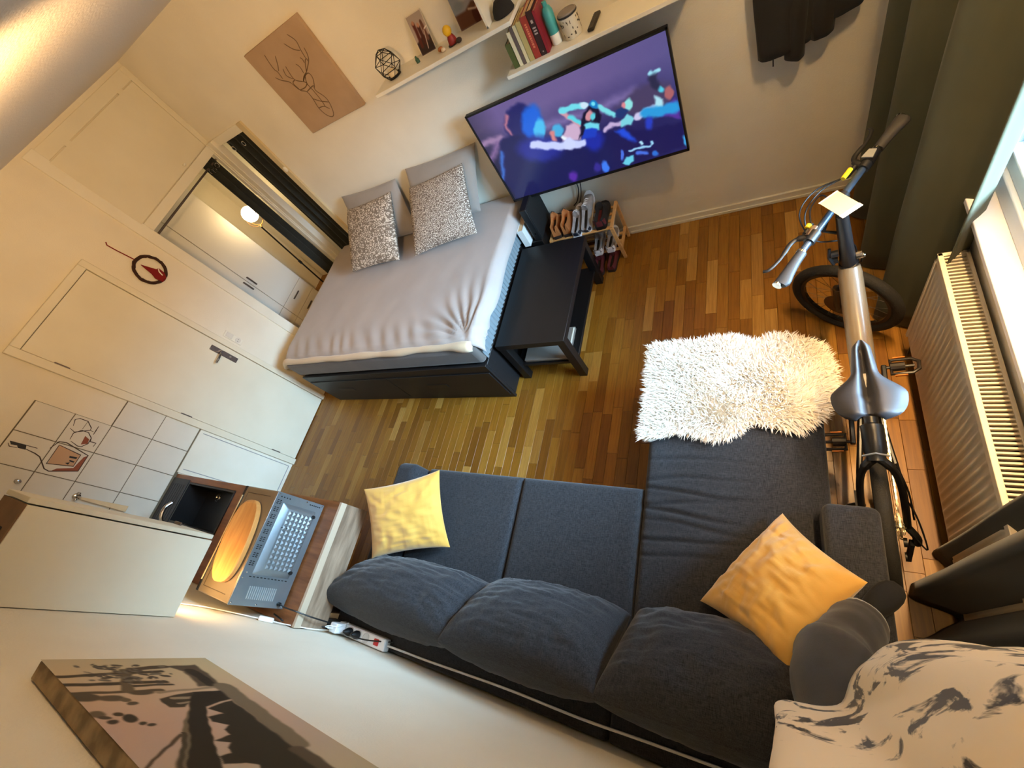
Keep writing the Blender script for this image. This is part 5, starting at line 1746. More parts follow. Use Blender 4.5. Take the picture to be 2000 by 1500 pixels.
part('pipe', G().cyl((4.60, 0.70, 0.0), (4.60, 0.70, 0.16), 0.009).cyl((4.60, 0.70, 0.15), (4.60, 0.73, 0.15), 0.009), RAD, rd)

# ------------------------------------------------------------------ sofa
FAB = woven('charcoal_melange', (25, 26, 30), (58, 59, 63), 800.0)
sf = thing('sofa', 'charcoal corner sofa with a chaise, its back along the wall', 'sofa', (3.1, 0.7, 0))


def cushion_box(a, c, bulge=0.012, rad=0.03, seed=0, wr=0.002, wdir=None, rx_=0.025, ry_=0.025):
    """soft box: rounded edges, crowned top"""
    x0, y0, z0 = a
    x1, y1, z1 = c
    nx = max(8, int((x1 - x0) / rx_))
    ny = max(8, int((y1 - y0) / ry_))

    def sp(n_):
        return [0.5 - 0.5 * math.cos(PI * k / n_) * 1.0 if n_ < 0 else k / n_ for k in range(n_ + 1)]
    us = [0, 0.2, 0.5, 0.8] if False else None
    xs_ = [x0 + rad * (1 - math.cos(t)) for t in np.linspace(0, PI / 2, 5)] + list(np.linspace(x0 + rad, x1 - rad, nx))[1:-1] + [x1 - rad * (1 - math.sin(t)) for t in np.linspace(0, PI / 2, 5)]
    ys__ = [y0 + rad * (1 - math.cos(t)) for t in np.linspace(0, PI / 2, 5)] + list(np.linspace(y0 + rad, y1 - rad, ny))[1:-1] + [y1 - rad * (1 - math.sin(t)) for t in np.linspace(0, PI / 2, 5)]

    def edge(p, lo, hi):
        d = min(p - lo, hi - p)
        if d >= rad:
            return 1.0
        return math.sqrt(max(0, 1 - (1 - d / rad) ** 2))

    def zt_(x, y):
        e = edge(x, x0, x1) * 1.0
        f = edge(y, y0, y1)
        u = (x - x0) / (x1 - x0)
        v = (y - y0) / (y1 - y0)
        z = z1 - rad * (1 - e) - rad * (1 - f) + rad * (1 - max(e, f)) * (1 - min(e, f))
        z += bulge * (1 - (2 * u - 1) ** 2) * (1 - (2 * v - 1) ** 2)
        q = noise.noise(Vector((x * 3, y * 3, seed))) * 1.0 + noise.noise(Vector((x * 9, y * 4, seed + 3))) * 0.6
        if wdir:
            q += wdir(x, y)
        return z + wr * q * min(e, f)
    top = [[(x, y, zt_(x, y)) for y in ys__] for x in xs_]
    g_ = G()
    g_.grid(top, flip=False)
    nxx = len(xs_)
    nyy = len(ys__)
    # side skirts
    ring_ = [top[i][0] for i in range(nxx)] + [top[-1][j] for j in range(1, nyy)] + [top[i][-1] for i in range(nxx - 2, -1, -1)] + [top[0][j] for j in range(nyy - 2, 0, -1)]
    low = [(p[0], p[1], z0) for p in ring_]
    mid = [(p[0], p[1], (p[2] + z0) / 2) for p in ring_]
    g_.loft([low, mid, ring_], caps=False)
    return g_


part('base', G().box((2.135, 0.24, 0.055), (3.452, 1.105, 0.275)), FAB, sf, bev=0.01)
part('seat_cushion', cushion_box((2.135, 0.36, 0.275), (2.808, 1.135, 0.445), seed=1), FAB, sf, recalc=True, ang=60)
part('seat_cushion', cushion_box((2.812, 0.36, 0.275), (3.455, 1.135, 0.445), seed=2), FAB, sf, recalc=True, ang=60)


def chw(x, y):
    s = 0.0
    for yc, am, ph_ in ((1.18, 1.6, 0.2), (1.13, 2.6, 1.0), (1.08, 2.2, 2.0), (1.03, 2.8, 3.0), (0.98, 2.0, .7), (0.93, 2.6, 1.7), (0.85, 1.8, 2.2), (1.27, 1.2, 0.4)):
        yy = yc + 0.018 * math.sin(x * 7 + ph_ * 3) + 0.01 * noise.noise(Vector((x * 5, yc * 9, 1)))
        ext = max(0.0, 1 - abs((x - 3.62 - 0.06 * math.sin(ph_ * 2)) / 0.30) ** 2)
        s -= am * 1.5 * (math.exp(-((y - yy) / 0.009) ** 2) - 0.7 * math.exp(-((y - yy - 0.02) / 0.014) ** 2)) * ext
    return s


part('chaise_base', G().box((3.462, 0.24, 0.055), (4.112, 1.90, 0.275)).box((4.10, 1.12, 0.055), (4.160, 1.90, 0.275)), FAB, sf, bev=0.01)
g = cushion_box((3.46, 0.36, 0.275), (4.162, 1.915, 0.447), seed=3, wr=0.0024, wdir=chw, rx_=0.02, ry_=0.005)
part('chaise_cushion', g, FAB, sf, recalc=True, ang=60)
part('armrest', G().box((1.965, 0.20, 0.05), (2.132, 1.13, 0.555)), FAB, sf, bev=0.045, seg=5)
part('armrest', G().box((4.118, 0.20, 0.05), (4.283, 1.112, 0.580)), FAB, sf, bev=0.03, seg=5)
part('backrest', G().box((1.97, 0.192, 0.05), (3.452, 0.365, 0.600)), FAB, sf, bev=0.012, seg=3)
part('backrest', G().box((3.458, 0.192, 0.05), (4.117, 0.365, 0.600)), FAB, sf, bev=0.012, seg=3)
g = G()
for x, y in ((2.0, 0.24), (2.0, 1.08), (3.4, 1.06), (3.52, 1.85), (4.08, 1.85), (4.23, 1.06), (4.22, 0.25)):
    g.cyl((x, y, 0), (x, y, 0.056), 0.022, 10)
part('feet', g, BLACK, sf, kind='stuff')
# loose back cushions
for i, (c4, lb, sd) in enumerate((([(1.93, 0.33, 0.72), (2.82, 0.33, 0.77), (2.90, 0.56, 0.50), (2.02, 0.54, 0.49)], 'charcoal back cushion at the left end of the sofa beside the yellow cushion', 21),
                                  ([(2.78, 0.33, 0.79), (3.46, 0.33, 0.79), (3.47, 0.60, 0.50), (2.82, 0.58, 0.50)], 'middle charcoal back cushion of the sofa', 24),
                                  ([(3.44, 0.33, 0.79), (4.12, 0.33, 0.79), (4.11, 0.62, 0.50), (3.50, 0.62, 0.50)], 'charcoal back cushion at the chaise end of the sofa', 29))):
    g = G().pillow(c4, 0.33, nu=64, pinch=0.03, seed=sd, wr=0.014, power=0.40, folds=0.7)
    part('back_cushion', g, FAB, label=lb, cat='cushion', group='sofa back cushions', ang=180)
YEL = mat('mustard_velvet', (212, 166, 80), 0.75, c2=(200, 150, 62), nscale=5, sheen=0.6, spec=0.2, bump=0.1, bscale=200)
g = G().pillow([(2.05, 0.885, 0.800), (2.395, 1.075, 0.640), (2.500, 0.705, 0.500), (2.115, 0.560, 0.640)], 0.155, nu=56, seed=33, wr=0.015, pinch=0.08, power=0.5, folds=0.45)
part('yellow_cushion', g, YEL, label='mustard yellow cushion leaning on the left armrest of the sofa', cat='cushion', group='yellow cushions', ang=180)
g = G().pillow([(4.0, 1.073, 0.500), (4.205, 0.842, 0.715), (3.992, 0.560, 0.735), (3.722, 0.707, 0.500)], 0.20, nu=56, seed=37, wr=0.015, pinch=0.08, power=0.5, folds=0.45)
part('yellow_cushion', g, YEL, label='mustard yellow cushion on the chaise beside the sock foot', cat='cushion', group='yellow cushions', ang=180)

# ------------------------------------------------------------------ sheepskin on the chaise
FUR = mat('sheepskin_wool', (228, 218, 200), 0.85, c2=(238, 230, 214), nscale=9, sheen=0.3, spec=0.15)
sh = thing('sheepskin', 'fluffy cream sheepskin lying across the end of the chaise', 'sheepskin', (3.83, 1.65, 0.45))
outl = [(3.43, 1.885), (3.445, 1.62), (3.435, 1.37), (3.52, 1.375), (3.60, 1.405), (3.68, 1.40), (3.76, 1.375), (3.83, 1.40), (3.90, 1.465), (3.99, 1.44), (4.07, 1.425), (4.15, 1.49), (4.205, 1.59), (4.205, 1.72), (4.17, 1.82), (4.08, 1.885), (3.99, 1.895), (3.92, 1.865), (3.82, 1.905), (3.70, 1.90), (3.60, 1.89), (3.52, 1.905)]
g = G()
cxs = sum(p[0] for p in outl) / len(outl)
cys = sum(p[1] for p in outl) / len(outl)


def fur_h(x, y):
    d = 1e9
    for i in range(len(outl)):
        ax, ay = outl[i]
        bx, by = outl[(i + 1) % len(outl)]
        t = max(0, min(1, ((x - ax) * (bx - ax) + (y - ay) * (by - ay)) / ((bx - ax) ** 2 + (by - ay) ** 2)))
        d = min(d, math.hypot(x - ax - t * (bx - ax), y - ay - t * (by - ay)))
    return d


ol = [(p.x, p.y) for p in smoothpath([(a, c, 0) for a, c in outl + outl[:1]], 4)][:-1]
rings = []
for k, z in ((1.0, 0.458), (0.98, 0.474), (0.85, 0.482), (0.5, 0.488), (0.15, 0.49)):
    rings.append([(cxs + (p[0] - cxs) * k, cys + (p[1] - cys) * k, z) for p in ol])
part('hide', G().loft(rings), FUR, sh, ang=180)


def inside(x, y):
    c = False
    for i in range(len(outl)):
        x1, y1 = outl[i]
        x2, y2 = outl[(i + 1) % len(outl)]
        if (y1 > y) != (y2 > y) and x < (x2 - x1) * (y - y1) / (y2 - y1) + x1:
            c = not c
    return c


rf = random.Random(11)
g = G()
cnt = 0
while cnt < 15000:
    x = rf.uniform(3.41, 4.23)
    y = rf.uniform(1.35, 1.93)
    if not inside(x, y):
        continue
    cnt += 1
    d = fur_h(x, y)
    # wool lies outwards near the rim, swirls inside
    nxv = noise.noise(Vector((x * 5, y * 5, 1)))
    nyv = noise.noise(Vector((x * 5, y * 5, 7)))
    ox_, oy_ = (x - cxs), (y - cys) * 1.6
    k = math.hypot(ox_, oy_) + 1e-6
    e = max(0, 1 - d / 0.10)
    dx = ox_ / k * (0.25 + 0.5 * e) + nxv * 0.9 + rf.gauss(0, 0.3)
    dy = oy_ / k * (0.25 + 0.5 * e) + nyv * 0.9 + rf.gauss(0, 0.3)
    L = rf.uniform(0.030, 0.050)
    up = 0.9 - 0.35 * e
    v1 = Vector((dx, dy, up)).normalized()
    v2 = (v1 + Vector((dx, dy, -0.7 - 0.4 * e)) * 0.7).normalized()
    z0 = 0.472 + 0.016 * min(1, d / 0.15)
    p0 = Vector((x, y, z0))
    p1 = p0 + v1 * L * 0.55
    p2 = p1 + v2 * L * 0.55
    s = Vector((-dy, dx, 0.0))
    s = s.normalized() if s.length > 1e-4 else Vector((1, 0, 0))
    ww = rf.uniform(0.0016, 0.0030)
    g.add([p0 - s * ww, p0 + s * ww, p1 + s * ww * 0.9, p1 - s * ww * 0.9, p2], [(0, 1, 2, 3), (3, 2, 4)])
part('fleece', g, FUR, sh, kind='stuff', ang=180)

# ------------------------------------------------------------------ folding bicycle leaning on its stand between chaise and radiator
BL_M = Matrix.Translation((4.385, 0, 0)) @ Matrix.Rotation(math.radians(-9.5), 4, 'Y')
bike = thing('bicycle', 'black folding bicycle with a taupe frame tube, parked between sofa and radiator', 'bicycle', M=BL_M)


def B(x, y, z):
    return tuple(BL_M @ Vector((x, y, z)))


TAUPE = mat('taupe_frame', (116, 102, 80), 0.35, 0.0, coat=0.3)
FB = mat('frame_black', (17, 17, 19), 0.35)
RUB = mat('tyre_rubber', (30, 29, 27), 0.8, bump=0.6, bscale=220)
RIM = mat('rim_dark', (34, 34, 36), 0.35, 0.5)
SPK = mat('spoke_steel', (150, 140, 125), 0.3, 0.9)
SILV = mat('satin_silver', (190, 196, 204), 0.3, 0.8)
HD = Vector((-0.845, 0.535, 0))          # heading of the turned front wheel (bike frame)
AX = Vector((0.535, 0.845, 0))           # its axle, parallel to the handlebar


def wheel(name, c, fw, ax, cog):
    """c centre, fw rolling direction, ax axle direction, all in the bike's frame"""
    c = Vector(c)
    up = Vector((0, 0, 1))

    def rim(r, a, off=0.0):
        return B(*(c + fw * (r * math.cos(a)) + up * (r * math.sin(a)) + ax * off))
    ty = part(name, G().tube([rim(0.224, 2 * PI * k / 48) for k in range(48)], 0.0255, 12, closed=True), RUB, bike, ang=80)
    g = G()
    g.loft([[rim(r, 2 * PI * k / 48, o) for k in range(48)] for r, o in ((0.206, -0.013), (0.188, -0.010), (0.188, 0.010), (0.206, 0.013))], caps=False)
    part('rim', g, RIM, ty, ang=50)
    g = G()
    for k in range(24):
        a = 2 * PI * k / 24
        sgn = 1 if k % 2 else -1
        g.tube([rim(0.020, a + 0.9 * (1 if k % 4 < 2 else -1), 0.026 * sgn), rim(0.190, a, 0)], 0.0011, 4)
    part('spokes', g, SPK, ty)
    g = G()
    g.cyl(B(*(c - ax * 0.048)), B(*(c + ax * 0.048)), 0.008, 10).cyl(B(*(c - ax * 0.030)), B(*(c + ax * 0.030)), 0.020, 14)
    g.cyl(B(*(c - ax * 0.060)), B(*(c - ax * 0.048)), 0.010, 10).cyl(B(*(c + ax * 0.048)), B(*(c + ax * 0.060)), 0.010, 10)
    part('hub', g, CHROME, ty)
    if cog:
        g = G()
        for i, r in enumerate((0.056, 0.051, 0.046, 0.041, 0.036, 0.031, 0.026)):
            o0 = 0.026 + i * 0.0045
            n_ = 22
            g.prism([((r + (0.003 if k % 2 else -0.001)) * math.cos(PI * k / n_), (r + (0.003 if k % 2 else -0.001)) * math.sin(PI * k / n_)) for k in range(2 * n_)], o0, o0 + 0.0018,
                    lambda u, v, q: B(*(c + fw * u + up * v + ax * q)))
        part('cassette', g, mat('cog_steel', (190, 176, 140), 0.3, 0.9), ty, flatshade=True)
    g = G()
    g.prism([(0.075 * math.cos(2 * PI * k / 30), 0.075 * math.sin(2 * PI * k / 30)) for k in range(30)], -0.038, -0.036, lambda u, v, q: B(*(c + fw * u + up * v + ax * q)))
    part('brake_disc', g, STEEL, ty)
    return ty


YF = Vector((0, 1, 0))
XF = Vector((1, 0, 0))
wheel('rear_wheel', (0, 1.13, 0.25), YF, XF, True)
FC = Vector((-0.035, 2.245, 0.25))
wheel('front_wheel', FC, HD, AX, False)
# frame
part('main_tube', G().tube([B(0, 2.045, 0.735), B(0, 2.03, 0.715), B(0, 1.80, 0.60), B(0, 1.66, 0.53), B(0, 1.60, 0.48)], [0.036, 0.040, 0.042, 0.042, 0.036], 18), TAUPE, bike)
part('seat_tube', G().tube([B(0, 1.63, 0.29), B(0, 1.565, 0.50), B(0, 1.50, 0.64)], 0.021, 14).cyl(B(-0.045, 1.63, 0.30), B(0.045, 1.63, 0.30), 0.024, 14), FB, bike)
part('seat_post', G().tube([B(0, 1.52, 0.60), B(0, 1.43, 0.885)], 0.0155, 12).cyl(B(0, 1.507, 0.625), B(0, 1.497, 0.655), 0.024, 12), FB, bike)
su = part('suspension_unit', G().tube([B(0, 1.46, 0.615), B(0, 1.40, 0.615), B(0, 1.395, 0.615), B(0, 1.30, 0.600), B(0, 1.292, 0.598), B(0, 1.27, 0.592)], [0.022, 0.022, 0.034, 0.034, 0.028, 0.028], 16).tube([B(0, 1.54, 0.56), B(0, 1.45, 0.612)], 0.016, 10), FB, bike)
part('clamp_band', G().tube([B(-0.036, 1.285, 0.605), B(0, 1.285, 0.632), B(0.036, 1.285, 0.605)], 0.004, 6), SILV, su)
g = G()
for s in (-1, 1):
    g.tube(smoothpath([B(0.0, 1.285, 0.592), B(0.030 * s, 1.262, 0.575), B(0.052 * s, 1.235, 0.52), B(0.062 * s, 1.19, 0.41), B(0.064 * s, 1.135, 0.26)], 6), [0.015] * 8 + [0.012] * 17, 10)
    g.tube(smoothpath([B(0.028 * s, 1.60, 0.33), B(0.045 * s, 1.45, 0.30), B(0.062 * s, 1.30, 0.275), B(0.064 * s, 1.135, 0.255)], 6), 0.011, 10)
g.tube([B(-0.03, 1.56, 0.35), B(0.03, 1.56, 0.35)], 0.011, 8)
g.tube(smoothpath([B(0.050, 1.27, 0.565), B(0.075, 1.20, 0.46), B(0.082, 1.14, 0.33)], 5), 0.0035, 6)
part('rear_stays', g, FB, bike)
# head tube, folding stem and fork
part('head_tube', G().tube([B(0, 2.088, 0.585), B(0, 2.055, 0.745)], 0.027, 16).cyl(B(0, 2.056, 0.742), B(0, 2.053, 0.757), 0.033, 16), FB, bike)
g = G()
g.tube([B(0, 2.055, 0.755), B(0, 2.05, 0.80), B(0, 2.046, 0.96), B(0.0, 2.052, 1.02)], [0.030, 0.026, 0.022, 0.020], 14)
st_ = part('folding_stem', g, FB, bike)
g = G()
g.cyl(B(-0.052, 2.052, 0.79), B(-0.030, 2.052, 0.79), 0.017, 10).cyl(B(-0.050, 2.045, 0.83), B(-0.026, 2.045, 0.83), 0.014, 10)
g.tube([B(-0.046, 2.035, 0.78), B(-0.058, 2.04, 0.82), B(-0.052, 2.05, 0.86)], 0.006, 6)
part('clamp_knob', g, BLACK, st_)
g = G()
g.cyl(B(0.026, 2.05, 0.785), B(0.045, 2.05, 0.785), 0.014, 10).ball(B(0.047, 2.045, 0.785), 0.011, 8, 6)
g.tube([B(0.040, 2.05, 0.785), B(0.045, 2.075, 0.75), B(0.042, 2.09, 0.70)], 0.006, 6)
part('quick_release', g, CHROME, st_)
g = G()
cw = FC + Vector((0, -0.045, 0))
g.tube([B(0, 2.09, 0.60), B(-0.012, 2.125, 0.56)], 0.024, 12)
for s in (-1, 1):
    a = Vector((-0.012, 2.125, 0.555))
    p = [a, a + AX * 0.05 * s + Vector((-0.005, 0.01, -0.01)), FC + AX * 0.058 * s + Vector((0.008, -0.03, 0.20)), FC + AX * 0.058 * s]
    g.tube(smoothpath([B(*q) for q in p], 6), 0.014, 10)
part('fork', g, FB, bike)
# handlebar
BC = Vector((-0.002, 2.085, 1.058))
g = G()
SBM = mat('bar_blue_black', (58, 70, 84), 0.3, 0.5)
hb = part('handlebar', G().tube([B(*(BC - AX * 0.375)), B(*(BC + AX * 0.375))], 0.0118, 14), SBM, bike)
part('stem_clamp', G().tube([B(0, 2.05, 1.01), B(*(BC + Vector((0.004, -0.012, 0))))], 0.019, 12).tube([B(*(BC - AX * 0.03)), B(*(BC + AX * 0.03))], 0.020, 14), FB, hb)
GRIP = mat('grip_rubber', (40, 39, 40), 0.55)
BACK = -HD
for s, nm in ((-1, 'left'), (1, 'right')):
    pts = []
    rad_ = []
    rings = []
    for k in range(13):
        f = k / 12
        c = BC + AX * s * (0.235 + 0.142 * f)
        wb_ = 0.015 + 0.017 * f ** 2.0 - (0.010 * max(0, (f - .9) / .1))
        ring = []
        for j in range(16):
            a = 2 * PI * j / 16
            u = math.cos(a)
            v = math.sin(a)
            rr_ = wb_ * 1.35 if u > 0 else 0.0155
            ring.append(B(*(c + BACK * (u * rr_) + Vector((0, 0, v * 0.0155)))))
        rings.append(ring if s > 0 else ring[::-1])
    gr_ = part('grip', G().loft(rings), GRIP, hb, recalc=True, ang=50)
    g = G()
    g.tube([B(*(BC + AX * s * 0.228)), B(*(BC + AX * s * 0.236))], 0.0165, 12).tube([B(*(BC + AX * s * 0.376)), B(*(BC + AX * s * 0.383))], 0.0165, 12)
    part('grip_ring', g, CHROME, gr_)
    # brake lever with its clamp
    o_ = BC + AX * s * 0.165
    g = G()
    g.tube([B(*(o_ - AX * s * 0.022)), B(*(o_ + AX * s * 0.022))], 0.019, 12)
    g.tube(smoothpath([B(*(o_ + HD * 0.012)), B(*(o_ + HD * 0.040 + AX * s * 0.012)), B(*(o_ + HD * 0.055 + AX * s * 0.040)), B(*(o_ + HD * 0.052 + AX * s * 0.105)), B(*(o_ + HD * 0.062 + AX * s * 0.160)), B(*(o_ + HD * 0.078 + AX * s * 0.172))], 5), [0.013] * 6 + [0.009] * 8 + [0.0065] * 12, 8, flat=0.7)
    g.tube([B(*(o_ + HD * 0.030 - AX * s * 0.01)), B(*(o_ + HD * 0.034 - AX * s * 0.055))], 0.010, 8)
    bl = part('brake_lever', g, BLACK, hb, ang=50)
    g = G().tube([B(*(o_ + HD * 0.033 - AX * s * 0.030 + Vector((0, 0, 0.010)))), B(*(o_ + HD * 0.034 - AX * s * (0.075 if s > 0 else 0.045) + Vector((0, 0, 0.010))))], 0.0085, 8)
    part('yellow_tag', g, mat('tag_yellow', (240, 206, 20), 0.5), bl)
    if s > 0:
        q = BC + AX * 0.200
        g = G()
        g.tube([B(*(q - AX * 0.03)), B(*(q + AX * 0.028))], [0.021, 0.017], 12)
        sh_ = part('gear_shifter', g, FB, hb)
        g = G()
        up = Vector((0, 0, 1))
        g.prism([(-0.026, -0.018), (0.012, -0.012), (0.012, 0.012), (-0.026, 0.018)], 0.021, 0.026, lambda u, v, w_: B(*(q + AX * u + HD * v + up * w_)))
        part('indicator', g, SILV, sh_)
    else:
        g = G()
        q = BC - AX * 0.155
        g.tube([B(*(q - AX * 0.012 + HD * .01)), B(*(q + AX * 0.03 + HD * .012))], 0.017, 10)
        part('bell', g, mat('bell_bronze', (120, 96, 74), 0.35, 0.6), hb)
# instruction card on the stem
g = G()
cw_ = [B(-0.0, 2.0, 1.075)]
cc_ = Vector((4.197, 2.010, 1.103))
e1 = Vector((0.55, -0.835, 0.0)).normalized()
e2 = Vector((0.82, 0.57, 0.1)).normalized()
e3 = e1.cross(e2).normalized()
e2 = e3.cross(e1)
M3 = Matrix((e1, e2, e3)).transposed()
cd_ = part('paper_card', G().obox(cc_, (0.092, 0.066, 0.0012), M3), mat('card_cream', (196, 166, 106), 0.7), hb)
part('clear_pocket', G().obox(cc_ + e1 * 0.053, (0.016, 0.068, 0.0014), M3).obox(cc_ - e1 * 0.0485 , (0.006, 0.067, 0.0014), M3), mat('pocket_film', (206, 176, 150), 0.25), cd_)
# cables
g = G()
for s, o1, hgt in ((-1, 0.10, 0.0), (1, 0.12, 0.01), (1, 0.10, 0.03)):
    a = BC + AX * s * 0.11 + HD * 0.034
    g.tube(smoothpath([B(*a), B(*(BC + AX * s * 0.04 + HD * (0.075 + hgt))), B(*(BC - AX * s * 0.05 + HD * (0.085 + hgt) + Vector((0, 0, -0.03)))), B(*(BC - AX * s * 0.07 + HD * 0.06 + Vector((0, 0, -0.14)))), B(0.02 * s, 2.11, 0.80), B(0.028 * s, 2.06, 0.66), B(0.03 * s, 1.85, 0.575)], 6), 0.0028, 6)
part('brake_cables', g, BLACK, bike)
g = G()
g.tube([B(*(BC + HD * 0.02)), B(-0.06, 2.06, 0.955), B(-0.01, 2.05, 0.93)], 0.007, 8)
part('luggage_block', g, BLACK, bike)
# saddle
SAD = mat('saddle_vinyl', (46, 46, 50), 0.5, c2=(42, 42, 46), nscale=30)
ns, nw = 26, 24
top = []
for i in range(ns + 1):
    f = i / ns                     # 0 nose .. 1 tail
    y = 1.565 - 0.280 * f
    if f < 0.38:
        hw_ = 0.023 + 0.011 * (f / 0.38)
    else:
        q = (f - 0.38) / 0.62
        q2 = min(1, q / 0.52)
        hw_ = 0.034 + 0.060 * (3 * q2 * q2 - 2 * q2 ** 3)
    endt = math.sqrt(max(0.0, 1 - max(0, (f - 0.66) / 0.34) ** 2.6))
    nose = math.sqrt(max(0.0, 1 - max(0, (0.06 - f) / 0.06) ** 2))
    row = []
    for j in range(nw + 1):
        u = -1 + 2 * j / nw
        x = hw_ * u * (0.42 + 0.58 * endt) * (0.6 + 0.4 * nose)
        yy = y + (0.016 * (1 - abs(u)) ** 1.0 if f > 0.9 else 0) * ((f - 0.9) / 0.1 if f > .9 else 0)
        z = 0.932 + 0.020 * f + 0.010 * (1 - 4 * (f - .5) ** 2) * -0.6
        z -= 0.026 * abs(u) ** 3.2
        gv = math.exp(-((x) / (0.0075 + 0.009 * f)) ** 2)
        z -= (0.036 if 0.08 < f < 0.75 else 0.024) * gv * min(1, f / 0.08)
        row.append(B(x, yy, z))
    top.append(row)
g = G().grid(top)
nn_ = nw + 1
loop = [(i, 0) for i in range(ns + 1)] + [(ns, j) for j in range(1, nn_)] + [(i, nw) for i in range(ns - 1, -1, -1)] + [(0, j) for j in range(nw - 1, 0, -1)]
rim_ = [top[i][j] for i, j in loop]
cbot = Vector(B(0, 1.41, 0.885))
low = [tuple(Vector(p) * 0.86 + (Vector(p) * 0 + Vector((cbot.x, p[1], p[2] - 0.022))) * 0.14 + Vector((0, 0, -0.012))) for p in rim_]
g.loft([rim_, low], caps=False)
g.f.append(tuple(len(g.v) - len(low) + k for k in range(len(low))))
sd_ = part('saddle', g, SAD, bike, recalc=True, ang=70)
part('saddle_rails', G().tube([B(-0.02, 1.53, 0.905), B(-0.022, 1.36, 0.900)], 0.0035, 6).tube([B(0.02, 1.53, 0.905), B(0.022, 1.36, 0.900)], 0.0035, 6).obox(B(0, 1.43, 0.893), (0.05, 0.05, 0.018), BL_M.to_3x3()).cyl(B(-.03, 1.33, .90), B(.03, 1.33, .90), .007, 8), CHROME, sd_)
# drive
g = G()
r = 0.088
g.prism([((r + (0.003 if k % 2 else -0.002)) * math.cos(2 * PI * k / 88), (r + (0.003 if k % 2 else -0.002)) * math.sin(2 * PI * k / 88)) for k in range(88)], 0.038, 0.042, lambda u, v, w_: B(w_, 1.63 + u, 0.30 + v))
cg = part('chainring', g, FB, bike, flatshade=True)
part('chain_guard', G().tube([B(0.046, 1.63 + 0.096 * math.cos(2 * PI * k / 36), 0.30 + 0.096 * math.sin(2 * PI * k / 36)) for k in range(36)], 0.004, 6, closed=True), mat('guard_cream', (226, 214, 180), 0.4), cg)
for s, yo in ((1, 0.170), (-1, -0.170)):
    x0_ = 0.062 * s
    ck = part('crank', G().beam(B(x0_, 1.63 - 0.012 * s, 0.30), B(x0_ + 0.006 * s, 1.63 + yo + 0.012 * s, 0.302), 0.018, 0.022), FB, bike, bev=0.004)
    px_, py_ = x0_ + 0.02 * s, 1.63 + yo
    g = G()
    g.cyl(B(x0_, py_, 0.302), B(px_ + 0.085 * s, py_, 0.302), 0.007, 8)
    g.cyl(B(px_ + 0.008 * s, py_, 0.302), B(px_ + 0.055 * s, py_, 0.302), 0.020, 10)
    g.tube([B(px_ + 0.01 * s, py_ - 0.034, 0.302), B(px_ + 0.078 * s, py_ - 0.034, 0.302), B(px_ + 0.098 * s, py_ - 0.018, 0.302), B(px_ + 0.100 * s, py_ + 0.018, 0.302), B(px_ + 0.078 * s, py_ + 0.034, 0.302), B(px_ + 0.01 * s, py_ + 0.034, 0.302)], 0.0075, 8, closed=True)
    pd_ = part('pedal', g, mat('pedal_black', (28, 22, 19), 0.4), ck)
    g = G().obox(B(px_ + 0.04 * s, py_ + 0.0435, 0.302), (0.04, 0.004, 0.012), BL_M.to_3x3()).obox(B(px_ + 0.04 * s, py_ - 0.0435, 0.302), (0.04, 0.004, 0.012), BL_M.to_3x3())
    part('reflectors', g, mat('reflector_amber', (206, 120, 40), 0.3), ck, kind='stuff')
g = G()
xs_c = 0.042
loopc = []
for k in range(21):
    a = PI / 2 - PI * k / 20
    loopc.append((1.63 + 0.09 * math.cos(a), 0.30 + 0.09 * math.sin(a)))
for k in range(11):
    a = -PI / 2 - PI * k / 10
    loopc.append((1.13 + 0.046 * math.cos(a), 0.25 + 0.046 * math.sin(a)))
cp = []
for i in range(len(loopc)):
    a = Vector(loopc[i] + (0,))
    b_ = Vector(loopc[(i + 1) % len(loopc)] + (0,))
    n_ = max(1, int((b_ - a).length / 0.0125))
    for k in range(n_):
        q = a.lerp(b_, k / n_)
        cp.append((q.x, q.y))
for i in range(len(cp)):
    a = cp[i]
    b_ = cp[(i + 1) % len(cp)]
    wx = 0.007 if i % 2 else 0.0045
    if math.hypot(a[0] - b_[0], a[1] - b_[1]) > 1e-4:
        g.beam(B(xs_c, a[0], a[1]), B(xs_c, b_[0], b_[1]), wx, 0.006)
part('chain', g, mat('chain_steel', (196, 180, 150), 0.3, 0.9), bike, kind='stuff')
g = G()
g.tube(smoothpath([B(0.066, 1.125, 0.25), B(0.085, 1.10, 0.225), B(0.085, 1.085, 0.185)], 4), 0.014, 8)
g.beam(B(0.070, 1.085, 0.195), B(0.055, 1.04, 0.11), 0.012, 0.03)
g.cyl(B(0.046, 1.085, 0.185), B(0.058, 1.085, 0.185), 0.018, 12).cyl(B(0.046, 1.045, 0.115), B(0.058, 1.045, 0.115), 0.018, 12)
g.tube(smoothpath([B(0.085, 1.09, 0.23), B(0.11, 1.06, 0.22), B(0.09, 1.14, 0.36), B(0.062, 1.2, 0.42)], 5), 0.003, 6)
part('derailleur', g, BLACK, bike)
g = G()
g.tube([B(-0.062, 1.20, 0.27), B(-0.095, 1.215, 0.20), B(-0.215, 1.235, -0.034)], [0.012, 0.011, 0.008], 8)
g.prism([(1.13, 0.30), (1.25, 0.30), (1.235, 0.22), (1.14, 0.215)], -0.084, -0.07, lambda u, v, w_: B(w_, u, v))
part('kickstand', g, BLACK, bike)

# ------------------------------------------------------------------ the person standing on the sofa corner, seen from above
pr = thing('person', 'person in a blotched cream shirt and grey trousers, a black sock on the armrest', 'person', (4.20, 0.60, 0.58))
SKIN = mat('skin', (214, 166, 136), 0.55, c2=(206, 154, 124), nscale=14)
# one continuous skinned body
import bmesh
SKV = []
SKR = []
SKE = []


def jn(p, r, par=None):
    SKV.append(p)
    SKR.append(r)
    if par is not None:
        SKE.append((par, len(SKV) - 1))
    return len(SKV) - 1


